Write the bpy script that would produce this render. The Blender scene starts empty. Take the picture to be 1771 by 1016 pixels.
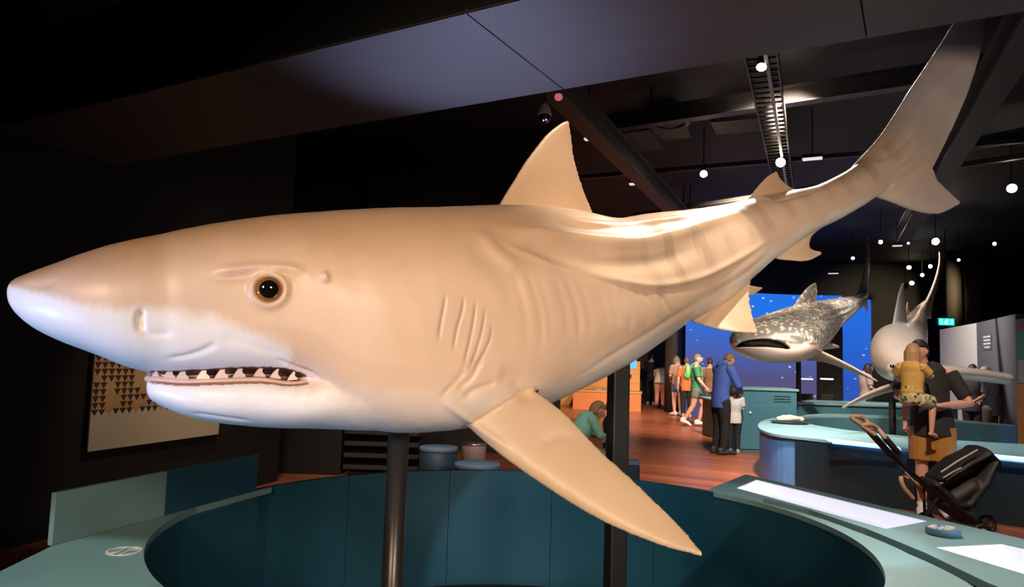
import bpy, bmesh, math, random
import numpy as np
from mathutils import Vector, Matrix
from mathutils.bvhtree import BVHTree
from mathutils.geometry import tessellate_polygon

random.seed(7)
rng = np.random.default_rng(7)
SC = bpy.context.scene
COL = SC.collection
R = math.radians

# ------------------------------------------------------------------ camera
FPX, CX, CY = 1250.0, 885.5, 508.0
CAM = np.array([0.0, 0.0, 1.5])
PITCH, ROLL = R(4.9), R(1.8)
F_ = np.array([0, math.cos(PITCH), math.sin(PITCH)])
U0 = np.array([0, -math.sin(PITCH), math.cos(PITCH)])
R0 = np.array([1.0, 0, 0])
RV = math.cos(ROLL) * R0 + math.sin(ROLL) * U0
UV = math.cos(ROLL) * U0 - math.sin(ROLL) * R0
cd = bpy.data.cameras.new('camera')
cam = bpy.data.objects.new('camera', cd)
COL.objects.link(cam)
cd.sensor_fit = 'HORIZONTAL'; cd.sensor_width = 36.0; cd.lens = 36.0 * FPX / 1771.0
cd.clip_start = 0.05; cd.clip_end = 200
mm = Matrix.Identity(4)
for i in range(3):
    mm[i][0] = RV[i]; mm[i][1] = UV[i]; mm[i][2] = -F_[i]; mm[i][3] = CAM[i]
cam.matrix_world = mm
SC.camera = cam

# ------------------------------------------------------------------ view and world
SC.view_settings.view_transform = 'Standard'
SC.view_settings.look = 'None'
SC.view_settings.exposure = 0.0
SC.view_settings.gamma = 1.0
SC.view_settings.use_curve_mapping = False
W = bpy.data.worlds.new('world'); SC.world = W; W.use_nodes = True
W.node_tree.nodes['Background'].inputs[0].default_value = (0.75, 0.8, 1.0, 1)
W.node_tree.nodes['Background'].inputs[1].default_value = 0.006

def spot(name, loc, target, power, color, angle=40, blend=0.6, radius=0.08):
    d = bpy.data.lights.new(name, 'SPOT'); d.energy = power; d.color = color
    d.spot_size = R(angle); d.spot_blend = blend; d.shadow_soft_size = radius
    o = bpy.data.objects.new(name, d); COL.objects.link(o); o.location = loc
    o.rotation_euler = (Vector(target) - Vector(loc)).to_track_quat('-Z', 'Y').to_euler()
    return o
WARM = (1.0, 0.71, 0.45)
# unseen spots added low behind and beside the visitor, aimed at the tiger shark
spot('front_spot_head', (-1.5, -1.9, 2.5), (-0.6, 1.9, 1.45), 385, WARM, 50, 0.8, 0.25)
spot('front_spot_flank', (1.2, -1.6, 2.4), (0.35, 2.3, 1.5), 400, (1.0, 0.78, 0.57), 48, 0.8, 0.25)
spot('front_spot_tail', (3.4, -0.4, 2.6), (1.6, 3.4, 2.3), 230, (1.0, 0.84, 0.70), 46, 0.8, 0.2)
# spots above and behind the shark: rim light along its back
spot('track_spot_back', (0.5, 5.4, 4.6), (0.4, 2.6, 1.8), 420, (1.0, 0.86, 0.68), 44, 0.5, 0.06)
# narrow downlight in front of the bulkhead, on the shark's back
spot('track_spot_top', (0.75, 1.75, 4.5), (0.55, 2.55, 1.9), 420, (1.0, 0.88, 0.70), 30, 0.7, 0.05)
spot('track_spot_rim', (2.4, 6.2, 4.6), (1.85, 3.5, 2.6), 800, (1.0, 0.9, 0.78), 44, 0.5, 0.06)
# unseen cool spot added low at left to brighten the pale snout underside
spot('cool_spot', (-2.3, 0.35, 0.95), (-0.90, 1.65, 1.45), 150, (0.32, 0.54, 1.0), 30, 0.9, 0.12)
spot('warm_fill_well', (0.7, 1.2, 0.8), (-0.2, 2.2, 1.4), 14, (1.0, 0.9, 0.82), 90, 1.0, 0.3)  # unseen warm fill lamp added low for the belly
# unseen uplight added behind the shark: cool wash on the bulkhead underside
spot('cool_wash', (-0.25, 4.25, 1.1), (-0.2, 3.62, 3.0), 170, (0.58, 0.64, 1.0), 62, 1.0, 0.12)

# gallery spots over the other exhibits and the crowd
NEUT = (1.0, 0.86, 0.72)
spot('gallery_spot_crowd', (4.0, 12.5, 4.7), (4.6, 17.5, 0.6), 2600, (1.0, 0.76, 0.54), 80, 0.9, 0.15)
spot('gallery_spot_timber', (2.6, 15.5, 4.7), (2.6, 20.0, 0.6), 1500, (1.0, 0.80, 0.55), 50, 0.8, 0.12)
spot('gallery_spot_floor', (3.0, 7.6, 4.7), (2.8, 11.5, 0.0), 2700, (1.0, 0.80, 0.62), 85, 0.9, 0.15)
spot('gallery_spot_whale', (5.2, 9.2, 4.7), (5.6, 14.0, 1.8), 1500, (1.0, 0.82, 0.64), 50, 0.8, 0.10)
spot('gallery_spot_whale_low', (4.6, 9.0, 2.6), (5.4, 13.4, 1.7), 120, (1.0, 0.78, 0.66), 36, 0.8, 0.10)
spot('gallery_spot_whale_back', (7.6, 14.2, 4.7), (6.6, 15.6, 2.4), 700, NEUT, 60, 0.8, 0.08)
spot('gallery_spot_hammerhead', (4.2, 5.2, 4.7), (5.6, 10.2, 1.9), 420, (1.0, 0.82, 0.68), 42, 0.8, 0.10)
spot('gallery_spot_man', (2.6, 3.4, 4.6), (4.2, 7.0, 1.0), 950, (1.0, 0.78, 0.60), 40, 0.8, 0.10)
spot('low_spot_bench_end', (1.9, 7.6, 3.6), (3.5, 9.6, 0.3), 600, (0.6, 0.8, 1.0), 36, 0.8, 0.08)  # unseen cool spot added low to brighten the blue bench end
spot('gallery_spot_bench', (4.6, 8.4, 4.7), (4.9, 9.8, 0.6), 560, (0.72, 0.90, 1.0), 85, 0.9, 0.12)
spot('gallery_spot_partition', (6.0, 13.2, 4.7), (9.4, 14.4, 1.6), 1300, (1.0, 0.92, 0.85), 80, 0.9, 0.12)
spot('gallery_spot_bench_right', (3.3, 1.9, 1.95), (1.75, 3.5, 0.75), 95, (0.82, 0.94, 1.0), 62, 0.8, 0.08)
spot('gallery_spot_bench_left', (-2.2, 0.3, 3.4), (-1.62, 2.1, 0.75), 230, (0.9, 1.0, 0.95), 20, 0.2, 0.04)
spot('gallery_spot_well', (3.0, 0.4, 2.6), (0.55, 4.62, 0.30), 420, (0.75, 0.95, 1.0), 17, 0.15, 0.03)
spot('gallery_spot_stools', (-0.6, 6.0, 4.6), (-0.5, 8.4, 0.2), 330, (1.0, 0.85, 0.8), 60, 0.9, 0.10)
spot('gallery_spot_platform', (-2.2, 6.2, 4.6), (-2.2, 7.6, 0.0), 240, (1.0, 0.8, 0.65), 50, 0.9, 0.10)
spot('gallery_spot_farwall', (12.5, 19.5, 4.7), (12.3, 24.4, 2.6), 500, (1.0, 0.85, 0.5), 60, 0.9, 0.10)

# ------------------------------------------------------------------ pixel helpers
def ray(px, py):
    return F_ + (px - CX) / FPX * RV - (py - CY) / FPX * UV
def P(px, py, Y):                      # point on the pixel's sight line at depth Y
    d = ray(px, py); return CAM + d * (Y / d[1])
def PZ(px, py, z):                     # point on the pixel's sight line at height z
    d = ray(px, py); return CAM + d * ((z - CAM[2]) / d[2])

# ------------------------------------------------------------------ materials
MATS = {}
def nd(nt, t, **kw):
    n = nt.nodes.new(t)
    for k, v in kw.items():
        if k in n.inputs.keys(): n.inputs[k].default_value = v
        else: setattr(n, k, v)
    return n
def mat(name, col, rough=0.5, metal=0.0, var=0.0, vscale=8.0, bump=0.0, bscale=80.0, emit=None, estr=0.0, coat=0.0, spec=0.5, rnd=0.0, alpha=1.0, trans=0.0):
    if name in MATS: return MATS[name]
    m = bpy.data.materials.new(name); m.use_nodes = True
    nt = m.node_tree; b = nt.nodes['Principled BSDF']; L = nt.links.new
    b.inputs['Base Color'].default_value = (*col, 1); b.inputs['Roughness'].default_value = rough
    b.inputs['Metallic'].default_value = metal; b.inputs['Coat Weight'].default_value = coat
    b.inputs['Specular IOR Level'].default_value = spec; b.inputs['Alpha'].default_value = alpha
    b.inputs['Transmission Weight'].default_value = trans
    if emit:
        b.inputs['Emission Color'].default_value = (*emit, 1); b.inputs['Emission Strength'].default_value = estr
    if var or rnd or bump:
        tc = nd(nt, 'ShaderNodeTexCoord')
    if var or rnd:
        n = nd(nt, 'ShaderNodeTexNoise', Scale=vscale, Detail=4.0); L(tc.outputs['Object'], n.inputs['Vector'])
        mr = nd(nt, 'ShaderNodeMapRange'); mr.inputs['To Min'].default_value = 1 - var; mr.inputs['To Max'].default_value = 1 + var
        L(n.outputs['Fac'], mr.inputs['Value'])
        out = mr.outputs[0]
        if rnd:
            oi = nd(nt, 'ShaderNodeObjectInfo')
            m2 = nd(nt, 'ShaderNodeMapRange'); m2.inputs['To Min'].default_value = 1 - rnd; m2.inputs['To Max'].default_value = 1 + rnd
            L(oi.outputs['Random'], m2.inputs['Value'])
            mu = nd(nt, 'ShaderNodeMath', operation='MULTIPLY'); L(out, mu.inputs[0]); L(m2.outputs[0], mu.inputs[1]); out = mu.outputs[0]
        vm = nd(nt, 'ShaderNodeVectorMath', operation='SCALE'); vm.inputs[0].default_value = col; L(out, vm.inputs['Scale'])
        L(vm.outputs[0], b.inputs['Base Color'])
    if bump:
        n = nd(nt, 'ShaderNodeTexNoise', Scale=bscale, Detail=3.0); L(tc.outputs['Object'], n.inputs['Vector'])
        bp = nd(nt, 'ShaderNodeBump', Strength=bump, Distance=0.01); L(n.outputs['Fac'], bp.inputs['Height']); L(bp.outputs[0], b.inputs['Normal'])
    MATS[name] = m
    return m

# ------------------------------------------------------------------ objects
def newobj(name, me, parent=None):
    o = bpy.data.objects.new(name, me); COL.objects.link(o)
    if parent is not None: o.parent = parent
    return o
def tag(o, label=None, cat=None, group=None, kind=None):
    if label: o['label'] = label
    if cat: o['category'] = cat
    if group: o['group'] = group
    if kind: o['kind'] = kind
    return o
def empty(name, loc, rz=0.0):
    o = bpy.data.objects.new(name, None); COL.objects.link(o)
    o.location = tuple(float(v) for v in loc); o.rotation_euler = (0, 0, rz); o.empty_display_size = 0.1
    return o
def wparent(o, parent):
    """parent a mesh whose vertices are in world space under an unscaled empty"""
    o.parent = parent
    m = Matrix.Translation(parent.location) @ parent.rotation_euler.to_matrix().to_4x4()
    if parent.parent is not None:
        m = parent.parent.matrix_basis @ m
    o.matrix_parent_inverse = m.inverted()
    return o
def mesh(name, vf, m=None, parent=None, smooth=False, world=True):
    v, f = vf
    me = bpy.data.meshes.new(name)
    me.from_pydata([tuple(map(float, p)) for p in v], [], [tuple(map(int, q)) for q in f]); me.update()
    if smooth:
        me.polygons.foreach_set('use_smooth', [True] * len(me.polygons))
    if m is not None: me.materials.append(m)
    o = newobj(name, me)
    if parent is not None:
        if world: wparent(o, parent)
        else: o.parent = parent
    return o
def join(*vfs):
    V, Fc, n = [], [], 0
    for v, f in vfs:
        V += [tuple(map(float, p)) for p in v]; Fc += [tuple(int(i) + n for i in q) for q in f]; n += len(v)
    return V, Fc
def xf(vf, loc=(0, 0, 0), rz=0.0, rot=None, sc=(1, 1, 1)):
    M = Matrix.Translation(tuple(map(float, loc))) @ (Matrix.Rotation(rz, 4, 'Z') if rot is None else rot.to_4x4()) @ Matrix.Diagonal((*sc, 1))
    return [tuple(M @ Vector(tuple(map(float, p)))) for p in vf[0]], vf[1]
def bbox(c, s, bev=0.0):
    """bevelled box as verts and faces"""
    bm = bmesh.new(); bmesh.ops.create_cube(bm, size=1.0)
    for v in bm.verts: v.co = Vector((c[0] + v.co.x * s[0], c[1] + v.co.y * s[1], c[2] + v.co.z * s[2]))
    if bev: bmesh.ops.bevel(bm, geom=list(bm.edges), offset=bev, segments=2, affect='EDGES', profile=0.6)
    bm.verts.index_update()
    r = [tuple(v.co) for v in bm.verts], [tuple(v.index for v in f.verts) for f in bm.faces]
    bm.free(); return r
def lathe(prof, n=32, cap=True):
    """prof: list of (r, z)"""
    V, Fc = [], []
    for r, z in prof:
        for k in range(n):
            a = 2 * math.pi * k / n; V.append((r * math.cos(a), r * math.sin(a), z))
    for i in range(len(prof) - 1):
        for k in range(n):
            k2 = (k + 1) % n; Fc.append((i * n + k, i * n + k2, (i + 1) * n + k2, (i + 1) * n + k))
    if cap:
        Fc.append(tuple(range(n - 1, -1, -1))); Fc.append(tuple((len(prof) - 1) * n + k for k in range(n)))
    return V, Fc
def plate(outer, holes, z0, z1):
    """horizontal plate with holes; z0<z1"""
    loops = [outer] + list(holes)
    pts = [p for l in loops for p in l]; n = len(pts)
    tris = tessellate_polygon([[Vector((float(p[0]), float(p[1]), 0)) for p in l] for l in loops])
    V = [(p[0], p[1], z1) for p in pts] + [(p[0], p[1], z0) for p in pts]
    Fc = []
    for t in tris:
        a, b, c = [Vector((float(pts[i][0]), float(pts[i][1]), 0)) for i in t]
        t = tuple(t) if (b - a).cross(c - a).z > 0 else (t[0], t[2], t[1])
        Fc.append(t); Fc.append((t[0] + n, t[2] + n, t[1] + n))
    k = 0
    for li, l in enumerate(loops):
        m = len(l)
        ar = sum(l[i][0] * l[(i + 1) % m][1] - l[(i + 1) % m][0] * l[i][1] for i in range(m))
        flip = (ar > 0) if li == 0 else (ar < 0)
        for i in range(m):
            a, b = k + i, k + (i + 1) % m
            Fc.append((a, a + n, b + n, b) if flip else (a, b, b + n, a + n))
        k += m
    return V, Fc
def nrm(a):
    a = np.asarray(a, float); return a / (np.linalg.norm(a) + 1e-12)
def cr(pts, n):
    """Catmull-Rom resample of rows to n rows, by chord length of first 3 columns"""
    p = np.asarray(pts, float); m = len(p)
    if m == 2:
        t = np.linspace(0, 1, n)[:, None]; return p[0] * (1 - t) + p[1] * t
    k = min(3, p.shape[1])
    d = np.concatenate([[0], np.cumsum(np.sqrt(np.linalg.norm(np.diff(p[:, :k], axis=0), axis=1)) + 1e-9)])
    tan = np.zeros_like(p)
    for i in range(m):
        if i == 0: tan[i] = (p[1] - p[0]) / (d[1] - d[0])
        elif i == m - 1: tan[i] = (p[-1] - p[-2]) / (d[-1] - d[-2])
        else:
            s0 = (p[i] - p[i - 1]) / (d[i] - d[i - 1]); s1 = (p[i + 1] - p[i]) / (d[i + 1] - d[i])
            w = (d[i + 1] - d[i]) / (d[i + 1] - d[i - 1]); tan[i] = s0 * w + s1 * (1 - w)
    out = []
    for t in np.linspace(0, d[-1], n):
        i = min(max(np.searchsorted(d, t) - 1, 0), m - 2); h = d[i + 1] - d[i]; u = (t - d[i]) / h
        out.append((2*u**3-3*u**2+1)*p[i] + (u**3-2*u**2+u)*h*tan[i] + (-2*u**3+3*u**2)*p[i+1] + (u**3-u**2)*h*tan[i+1])
    return np.array(out)
def ringmesh(rings, closed_caps=True):
    n = len(rings[0]); V = [tuple(p) for r in rings for p in r]; Fc = []
    for i in range(len(rings) - 1):
        for k in range(n):
            k2 = (k + 1) % n; Fc.append((i*n+k, i*n+k2, (i+1)*n+k2, (i+1)*n+k))
    if closed_caps:
        for i, flip in ((0, True), (len(rings) - 1, False)):
            c = len(V); V.append(tuple(np.mean(rings[i], axis=0)))
            for k in range(n):
                k2 = (k + 1) % n
                Fc.append((i*n+k2, i*n+k, c) if flip else (i*n+k, i*n+k2, c))
    return V, Fc
def tube(pts, radii, n=12, ref=None, caps=True, steps=None, dome=1.0):
    """swept tube with rounded ends; radii scalar, list of scalars, or list of (ra, rb); ra along ref"""
    p = np.asarray(pts, float)
    if np.isscalar(radii): radii = [radii] * len(p)
    rr = np.array([(r, r) if np.isscalar(r) else r for r in radii], float)
    if steps:
        q = cr(np.hstack([p, rr]), steps); p, rr = q[:, :3], np.maximum(q[:, 3:], 1e-4)
    m = len(p); rings = []
    T = [nrm(p[min(i+1, m-1)] - p[max(i-1, 0)]) for i in range(m)]
    if ref is None:
        a = nrm(np.cross(T[0], [0.3, 0.2, 0.93])) if abs(T[0][2]) < .9 else nrm(np.cross(T[0], [1.0, 0.1, 0]))
    else: a = np.asarray(ref, float)
    ang = np.linspace(0, 2*math.pi, n, endpoint=False)
    def ring(c, t, a, ra, rb):
        b = np.cross(t, a); return [c + a*ra*math.cos(q) + b*rb*math.sin(q) for q in ang]
    for i in range(m):
        t = T[i]; a = nrm(a - t*np.dot(a, t)) if ref is None else nrm(np.asarray(ref, float) - t*np.dot(ref, t))
        if i == 0 and caps:
            for f in (0.12, 0.5, 0.85):
                h = min(rr[0])*dome; rings.append(ring(p[0] - t*h*math.sqrt(1-f*f), t, a, rr[0][0]*f, rr[0][1]*f))
        rings.append(ring(p[i], t, a, *rr[i]))
        if i == m-1 and caps:
            for f in (0.85, 0.5, 0.12):
                h = min(rr[-1])*dome; rings.append(ring(p[-1] + t*h*math.sqrt(1-f*f), t, a, rr[-1][0]*f, rr[-1][1]*f))
    return ringmesh(rings)
def ellipsoid(c, r, nu=20, nv=14, M=None):
    rings = []
    for j in range(1, nv):
        th = math.pi * j / nv
        rings.append([(r[0]*math.sin(th)*math.cos(2*math.pi*k/nu), r[1]*math.sin(th)*math.sin(2*math.pi*k/nu), -r[2]*math.cos(th)) for k in range(nu)])
    V, Fc = ringmesh(rings)
    V = [np.array(v) for v in V]; V[-2] = np.array([0, 0, -r[2]]); V[-1] = np.array([0, 0, r[2]])
    if M is not None: V = [np.array(M @ Vector(tuple(v))) for v in V]
    return [tuple(v + np.asarray(c, float)) for v in V], Fc
def remesh(vf, voxel, smooth=3, fac=0.5):
    """union of overlapping closed shapes as one continuous surface"""
    me = bpy.data.meshes.new('tmp'); me.from_pydata([tuple(map(float, p)) for p in vf[0]], [], vf[1]); me.update()
    o = bpy.data.objects.new('tmp', me); COL.objects.link(o)
    bm = bmesh.new(); bm.from_mesh(me); bmesh.ops.recalc_face_normals(bm, faces=bm.faces); bm.to_mesh(me); bm.free()
    md = o.modifiers.new('r', 'REMESH'); md.mode = 'VOXEL'; md.voxel_size = voxel; md.adaptivity = 0.0
    if smooth:
        sm = o.modifiers.new('s', 'SMOOTH'); sm.factor = fac; sm.iterations = smooth
    dg = bpy.context.evaluated_depsgraph_get()
    me2 = bpy.data.meshes.new_from_object(o.evaluated_get(dg), depsgraph=dg)
    bpy.data.objects.remove(o); bpy.data.meshes.remove(me)
    me2.polygons.foreach_set('use_smooth', [True] * len(me2.polygons))
    return me2
def mesh_np(me):
    a = np.empty(len(me.vertices) * 3); me.vertices.foreach_get('co', a); return a.reshape(-1, 3)
def mesh_normals(me):
    a = np.empty(len(me.vertices) * 3, dtype=np.float32); me.vertex_normals.foreach_get('vector', a); return a.reshape(-1, 3).astype(float)
def set_co(me, v):
    me.vertices.foreach_set('co', v.ravel()); me.update()
def set_col(me, name, c):
    at = me.color_attributes.new(name, 'FLOAT_COLOR', 'POINT')
    c4 = np.ones((len(c), 4), dtype=np.float32); c4[:, :c.shape[1]] = c; at.data.foreach_set('color', c4.ravel())
def bvh_of(me):
    v = mesh_np(me); return BVHTree.FromPolygons([tuple(p) for p in v], [tuple(p.vertices) for p in me.polygons])
def hit(bvh, px, py):
    d = nrm(ray(px, py)); h = bvh.ray_cast(Vector(CAM), Vector(d))
    return (np.array(h[0]), np.array(h[1])) if h[0] is not None else None
def polydist(v, line):
    """distance of points to a 3D polyline and parameter 0..1 along it"""
    best = np.full(len(v), 1e9); tt = np.zeros(len(v)); m = len(line) - 1
    for i in range(m):
        a, b = line[i], line[i+1]; ab = b - a
        t = np.clip(((v - a) @ ab) / (ab @ ab + 1e-12), 0, 1)
        d = np.linalg.norm(v - (a + t[:, None]*ab), axis=1)
        k = d < best; best[k] = d[k]; tt[k] = (i + t[k]) / m
    return best, tt
def vnoise(v, scale, seed=0, octaves=3):
    """cheap smooth value noise on points, about -1..1"""
    r = np.random.default_rng(seed); out = np.zeros(len(v)); amp = 1.0; tot = 0
    for o in range(octaves):
        for _ in range(4):
            k = r.normal(size=3) * scale * (2**o); out += amp * np.sin(v @ k + r.uniform(0, 6.28)) * 0.5
        tot += amp; amp *= 0.55
    return out / tot
# ================================================================== the room
A_ = np.array([0.45, 0.893, 0.0]); B_ = np.array([0.893, -0.45, 0.0])   # the building's two axes
RZB = math.atan2(-0.45, 0.893)
black = mat('black_paint', (0.012, 0.012, 0.013), 0.7, var=0.15)
charcoal = mat('charcoal_wall', (0.006, 0.0055, 0.0055), 0.75, var=0.2, vscale=2)
floor_base = mat('subfloor', (0.02, 0.01, 0.006), 0.8)
CEIL = 5.0
fl = mesh('floor', bbox((3, 10, -0.06), (46, 46, 0.06)), floor_base); tag(fl, kind='structure')

def wood_mat(name, c1, c2, rough, rnd, along=(0.35, 9.0, 9.0)):
    m = bpy.data.materials.new(name); m.use_nodes = True; nt = m.node_tree; L = nt.links.new
    b = nt.nodes['Principled BSDF']; tc = nd(nt, 'ShaderNodeTexCoord'); mp = nd(nt, 'ShaderNodeMapping'); mp.inputs['Scale'].default_value = along
    oi = nd(nt, 'ShaderNodeObjectInfo'); cb = nd(nt, 'ShaderNodeCombineXYZ'); mu = nd(nt, 'ShaderNodeMath', operation='MULTIPLY'); mu.inputs[1].default_value = 37.0
    L(oi.outputs['Random'], mu.inputs[0]); L(mu.outputs[0], cb.inputs[1]); L(mu.outputs[0], cb.inputs[0])
    L(tc.outputs['Object'], mp.inputs['Vector']); ad = nd(nt, 'ShaderNodeVectorMath', operation='ADD'); L(mp.outputs[0], ad.inputs[0]); L(cb.outputs[0], ad.inputs[1])
    n = nd(nt, 'ShaderNodeTexNoise', Scale=2.2, Detail=6.0, Roughness=0.65); L(ad.outputs[0], n.inputs['Vector'])
    mix = nd(nt, 'ShaderNodeMix', data_type='RGBA'); L(n.outputs['Fac'], mix.inputs[0])
    mix.inputs[6].default_value = (*c1, 1); mix.inputs[7].default_value = (*c2, 1)
    mr = nd(nt, 'ShaderNodeMapRange'); mr.inputs['To Min'].default_value = 1 - rnd; mr.inputs['To Max'].default_value = 1 + rnd; L(oi.outputs['Random'], mr.inputs['Value'])
    vm = nd(nt, 'ShaderNodeVectorMath', operation='SCALE'); L(mix.outputs[2], vm.inputs[0]); L(mr.outputs[0], vm.inputs['Scale'])
    L(vm.outputs[0], b.inputs['Base Color']); b.inputs['Roughness'].default_value = rough
    bp = nd(nt, 'ShaderNodeBump', Strength=0.12, Distance=0.01); L(n.outputs['Fac'], bp.inputs['Height']); L(bp.outputs[0], b.inputs['Normal'])
    return m
board_m = wood_mat('red_brown_timber', (0.20, 0.05, 0.022), (0.42, 0.13, 0.06), 0.32, 0.28)
# timber boards run along the B axis
bw = 0.16
proto = None
ctr = np.array([4.0, 11.0, 0.0])
for i in range(-60, 84):
    p = ctr + A_ * (i * bw)
    if proto is None:
        proto = mesh('floor_board', bbox((0, 0, -0.015), (34, bw - 0.006, 0.03), 0.003), board_m); o = proto
    else:
        o = proto.copy(); COL.objects.link(o)
    o.location = tuple(p); o.rotation_euler = (0, 0, RZB); o.parent = fl
ce = mesh('ceiling', bbox((3, 10, CEIL + 0.05), (46, 46, 0.1)), black); tag(ce, kind='structure')
def slab(name, a, b, z0, z1, th, m, kind='structure'):
    """upright slab between plan points a and b; thickness grows away from the camera side (left of a->b)"""
    a, b = np.array([*a, 0.0]), np.array([*b, 0.0]); L_ = np.linalg.norm(b - a); rz = math.atan2(*(b - a)[1::-1])
    o = mesh(name, bbox((L_/2, th/2, (z0 + z1)/2), (L_, th, z1 - z0), 0.004), m, world=False)
    o.location = tuple(a); o.rotation_euler = (0, 0, rz)
    if kind: tag(o, kind=kind)
    return o
# left wall, runs away from the camera along its own line
LW0 = P(148, 782, 5.86); LW1 = P(375, 752, 7.3)
ld = nrm((LW1 - LW0) * np.array([1, 1, 0])); ln = np.array([ld[1], -ld[0], 0])    # ln points into the room
l0 = LW0 - ln*0.03 - ld*10.0; l1 = LW0 - ln*0.03 + ld*2.6
slab('wall_left', l0[:2], l1[:2], 0, CEIL, 0.2, charcoal)
# dark wall closing the left side further back
grey = mat('dark_grey_wall', (0.032, 0.029, 0.027), 0.8, var=0.15, vscale=1.5)
slab('wall_back_left', (-6.0, 13.0), (0.72, 10.9), 0, CEIL, 0.25, grey)
# far end wall, right wall, wall behind the visitor
far_m = mat('far_wall', (0.05, 0.042, 0.033), 0.8, var=0.3, vscale=0.6)
slab('wall_back', (-3.5, 26.5), (20.5, 23.5), 0, CEIL, 0.25, far_m)
slab('wall_right', (20.0, 24.5), (9.5, -3.0), 0, CEIL, 0.25, charcoal)
slab('wall_front', (10.0, -5.0), (-9.0, -5.0), 0, CEIL, 0.25, charcoal)

# bulkhead band hanging across the top, perforated metal underside
m = bpy.data.materials.new('perforated_metal'); m.use_nodes = True; nt = m.node_tree; L = nt.links.new; b = nt.nodes['Principled BSDF']
tc = nd(nt, 'ShaderNodeTexCoord'); v = nd(nt, 'ShaderNodeTexVoronoi', Scale=58.0, Randomness=0.0); L(tc.outputs['Object'], v.inputs['Vector'])
cr_ = nd(nt, 'ShaderNodeValToRGB'); cr_.color_ramp.elements[0].position = 0.25; cr_.color_ramp.elements[1].position = 0.36
cr_.color_ramp.elements[0].color = (0.02, 0.02, 0.024, 1); cr_.color_ramp.elements[1].color = (0.12, 0.115, 0.13, 1)
L(v.outputs['Distance'], cr_.inputs[0]); L(cr_.outputs[0], b.inputs['Base Color']); b.inputs['Roughness'].default_value = 0.55; b.inputs['Metallic'].default_value = 0.3
perf = m
ZS = 3.0
f0, f1 = PZ(700, 201, ZS), PZ(1771, 20, ZS); n0, n1 = PZ(430, 100, ZS), PZ(880, 2, ZS)
sd = nrm(f1 - f0); sn = np.array([sd[1], -sd[0], 0]); width = float(np.dot(n1 - f0, sn))
p0, p1 = f0 - sd*5.0, f1 + sd*4.0
c = (p0 + p1)/2 + sn*width/2
bk = empty('bulkhead', (c[0], c[1], ZS), math.atan2(sd[1], sd[0]))
Lb = float(np.linalg.norm(p1 - p0))
tag(bk, 'dark ceiling bulkhead with a perforated metal underside hanging above the large shark', 'bulkhead')
mesh('casing', bbox((0, 0, 0.31), (Lb, width, 0.60), 0.01), black, bk, world=False)
for x in (-5, -1.5, 2, 5): mesh('hanger_rod', xf(lathe([(0.02, 0.61), (0.02, CEIL - ZS)], 10), (x, 0, 0)), black, bk, world=False)
npan = 8
for i in range(npan):
    w_ = Lb/npan
    mesh('perforated_panel', bbox((-Lb/2 + w_*(i + .5), 0, 0.005), (w_ - 0.006, width - 0.02, 0.02), 0.004), perf, bk, world=False)
# ================================================================== sharks: shared builders
def station(t, b, Y, w):               # top pixel, bottom pixel, depth, half width
    T, Bo = P(*t, Y), P(*b, Y); return [*((T + Bo)/2), *((T - Bo)/2), w]
def station_c(c, Y, w, h, tilt=0.0):   # centre pixel
    C_ = P(*c, Y); return [*C_, 0, h*math.sin(tilt), h*math.cos(tilt), w]
def loft_frames(st, n):
    q = cr(st, n); C_ = q[:, :3]; Uv = q[:, 3:6]; w = np.maximum(q[:, 6], 0.003); S = []
    for i in range(n):
        t = nrm(C_[min(i+1, n-1)] - C_[max(i-1, 0)]); s = nrm(np.cross(t, Uv[i]))
        if np.dot(s, CAM - C_[i]) < 0 and abs(np.dot(s, nrm(CAM - C_[i]))) > 0.3: s = -s
        S.append(s)
    for i in range(1, n):
        if np.dot(S[i], S[i-1]) < 0: S[i] = -S[i]
    return C_, Uv, np.array(S)*w[:, None]
def sec(a, et, eb, ex):
    c, s = math.cos(a), math.sin(a)
    e = et if s > 0 else eb
    return math.copysign(abs(c)**ex, c), math.copysign(abs(s)**e, s)
def loft(st, n=110, m=56, et=0.95, eb=0.95, ex=0.95):
    C_, Uv, S = loft_frames(st, n); rings = []
    ebf = eb
    for i in range(n):
        eb = ebf(i/(n-1)) if callable(ebf) else ebf
        rings.append([C_[i] + S[i]*x + Uv[i]*y for x, y in (sec(2*math.pi*k/m, et, eb, ex) for k in range(m))])
    return ringmesh(rings)
def fin(le, te, thr, tht, n=26, mc=14):
    """fin between a leading and a trailing edge given as (px, py, Y); root thickness thr, tip thickness tht"""
    le = cr([[*P(a, b_, Y)] for a, b_, Y in le], n); te = cr([[*P(a, b_, Y)] for a, b_, Y in te], n)
    rings = []
    for i in range(n):
        ch = te[i] - le[i]; sp = (le[min(i+1, n-1)] + te[min(i+1, n-1)] - le[max(i-1, 0)] - te[max(i-1, 0)])
        nv = nrm(np.cross(nrm(le[n//2]-te[n//2]) if np.linalg.norm(ch) < 1e-4 else ch, sp)); th = thr + (tht - thr)*i/(n-1)
        up, lo = [], []
        for k in range(mc):
            u = k/(mc-1); x = (1 - math.cos(math.pi*u))/2
            t = th*(2.0*math.sqrt(max(x, 0))*(1-x)*0.75 + 0.30*(1-abs(2*x-1)**4) + 0.06)/1.2
            t = max(t, tht*0.55)
            up.append(le[i] + ch*x + nv*t/2); lo.append(le[i] + ch*x - nv*t/2)
        rings.append(up + lo[::-1])
    return ringmesh(rings)
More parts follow.
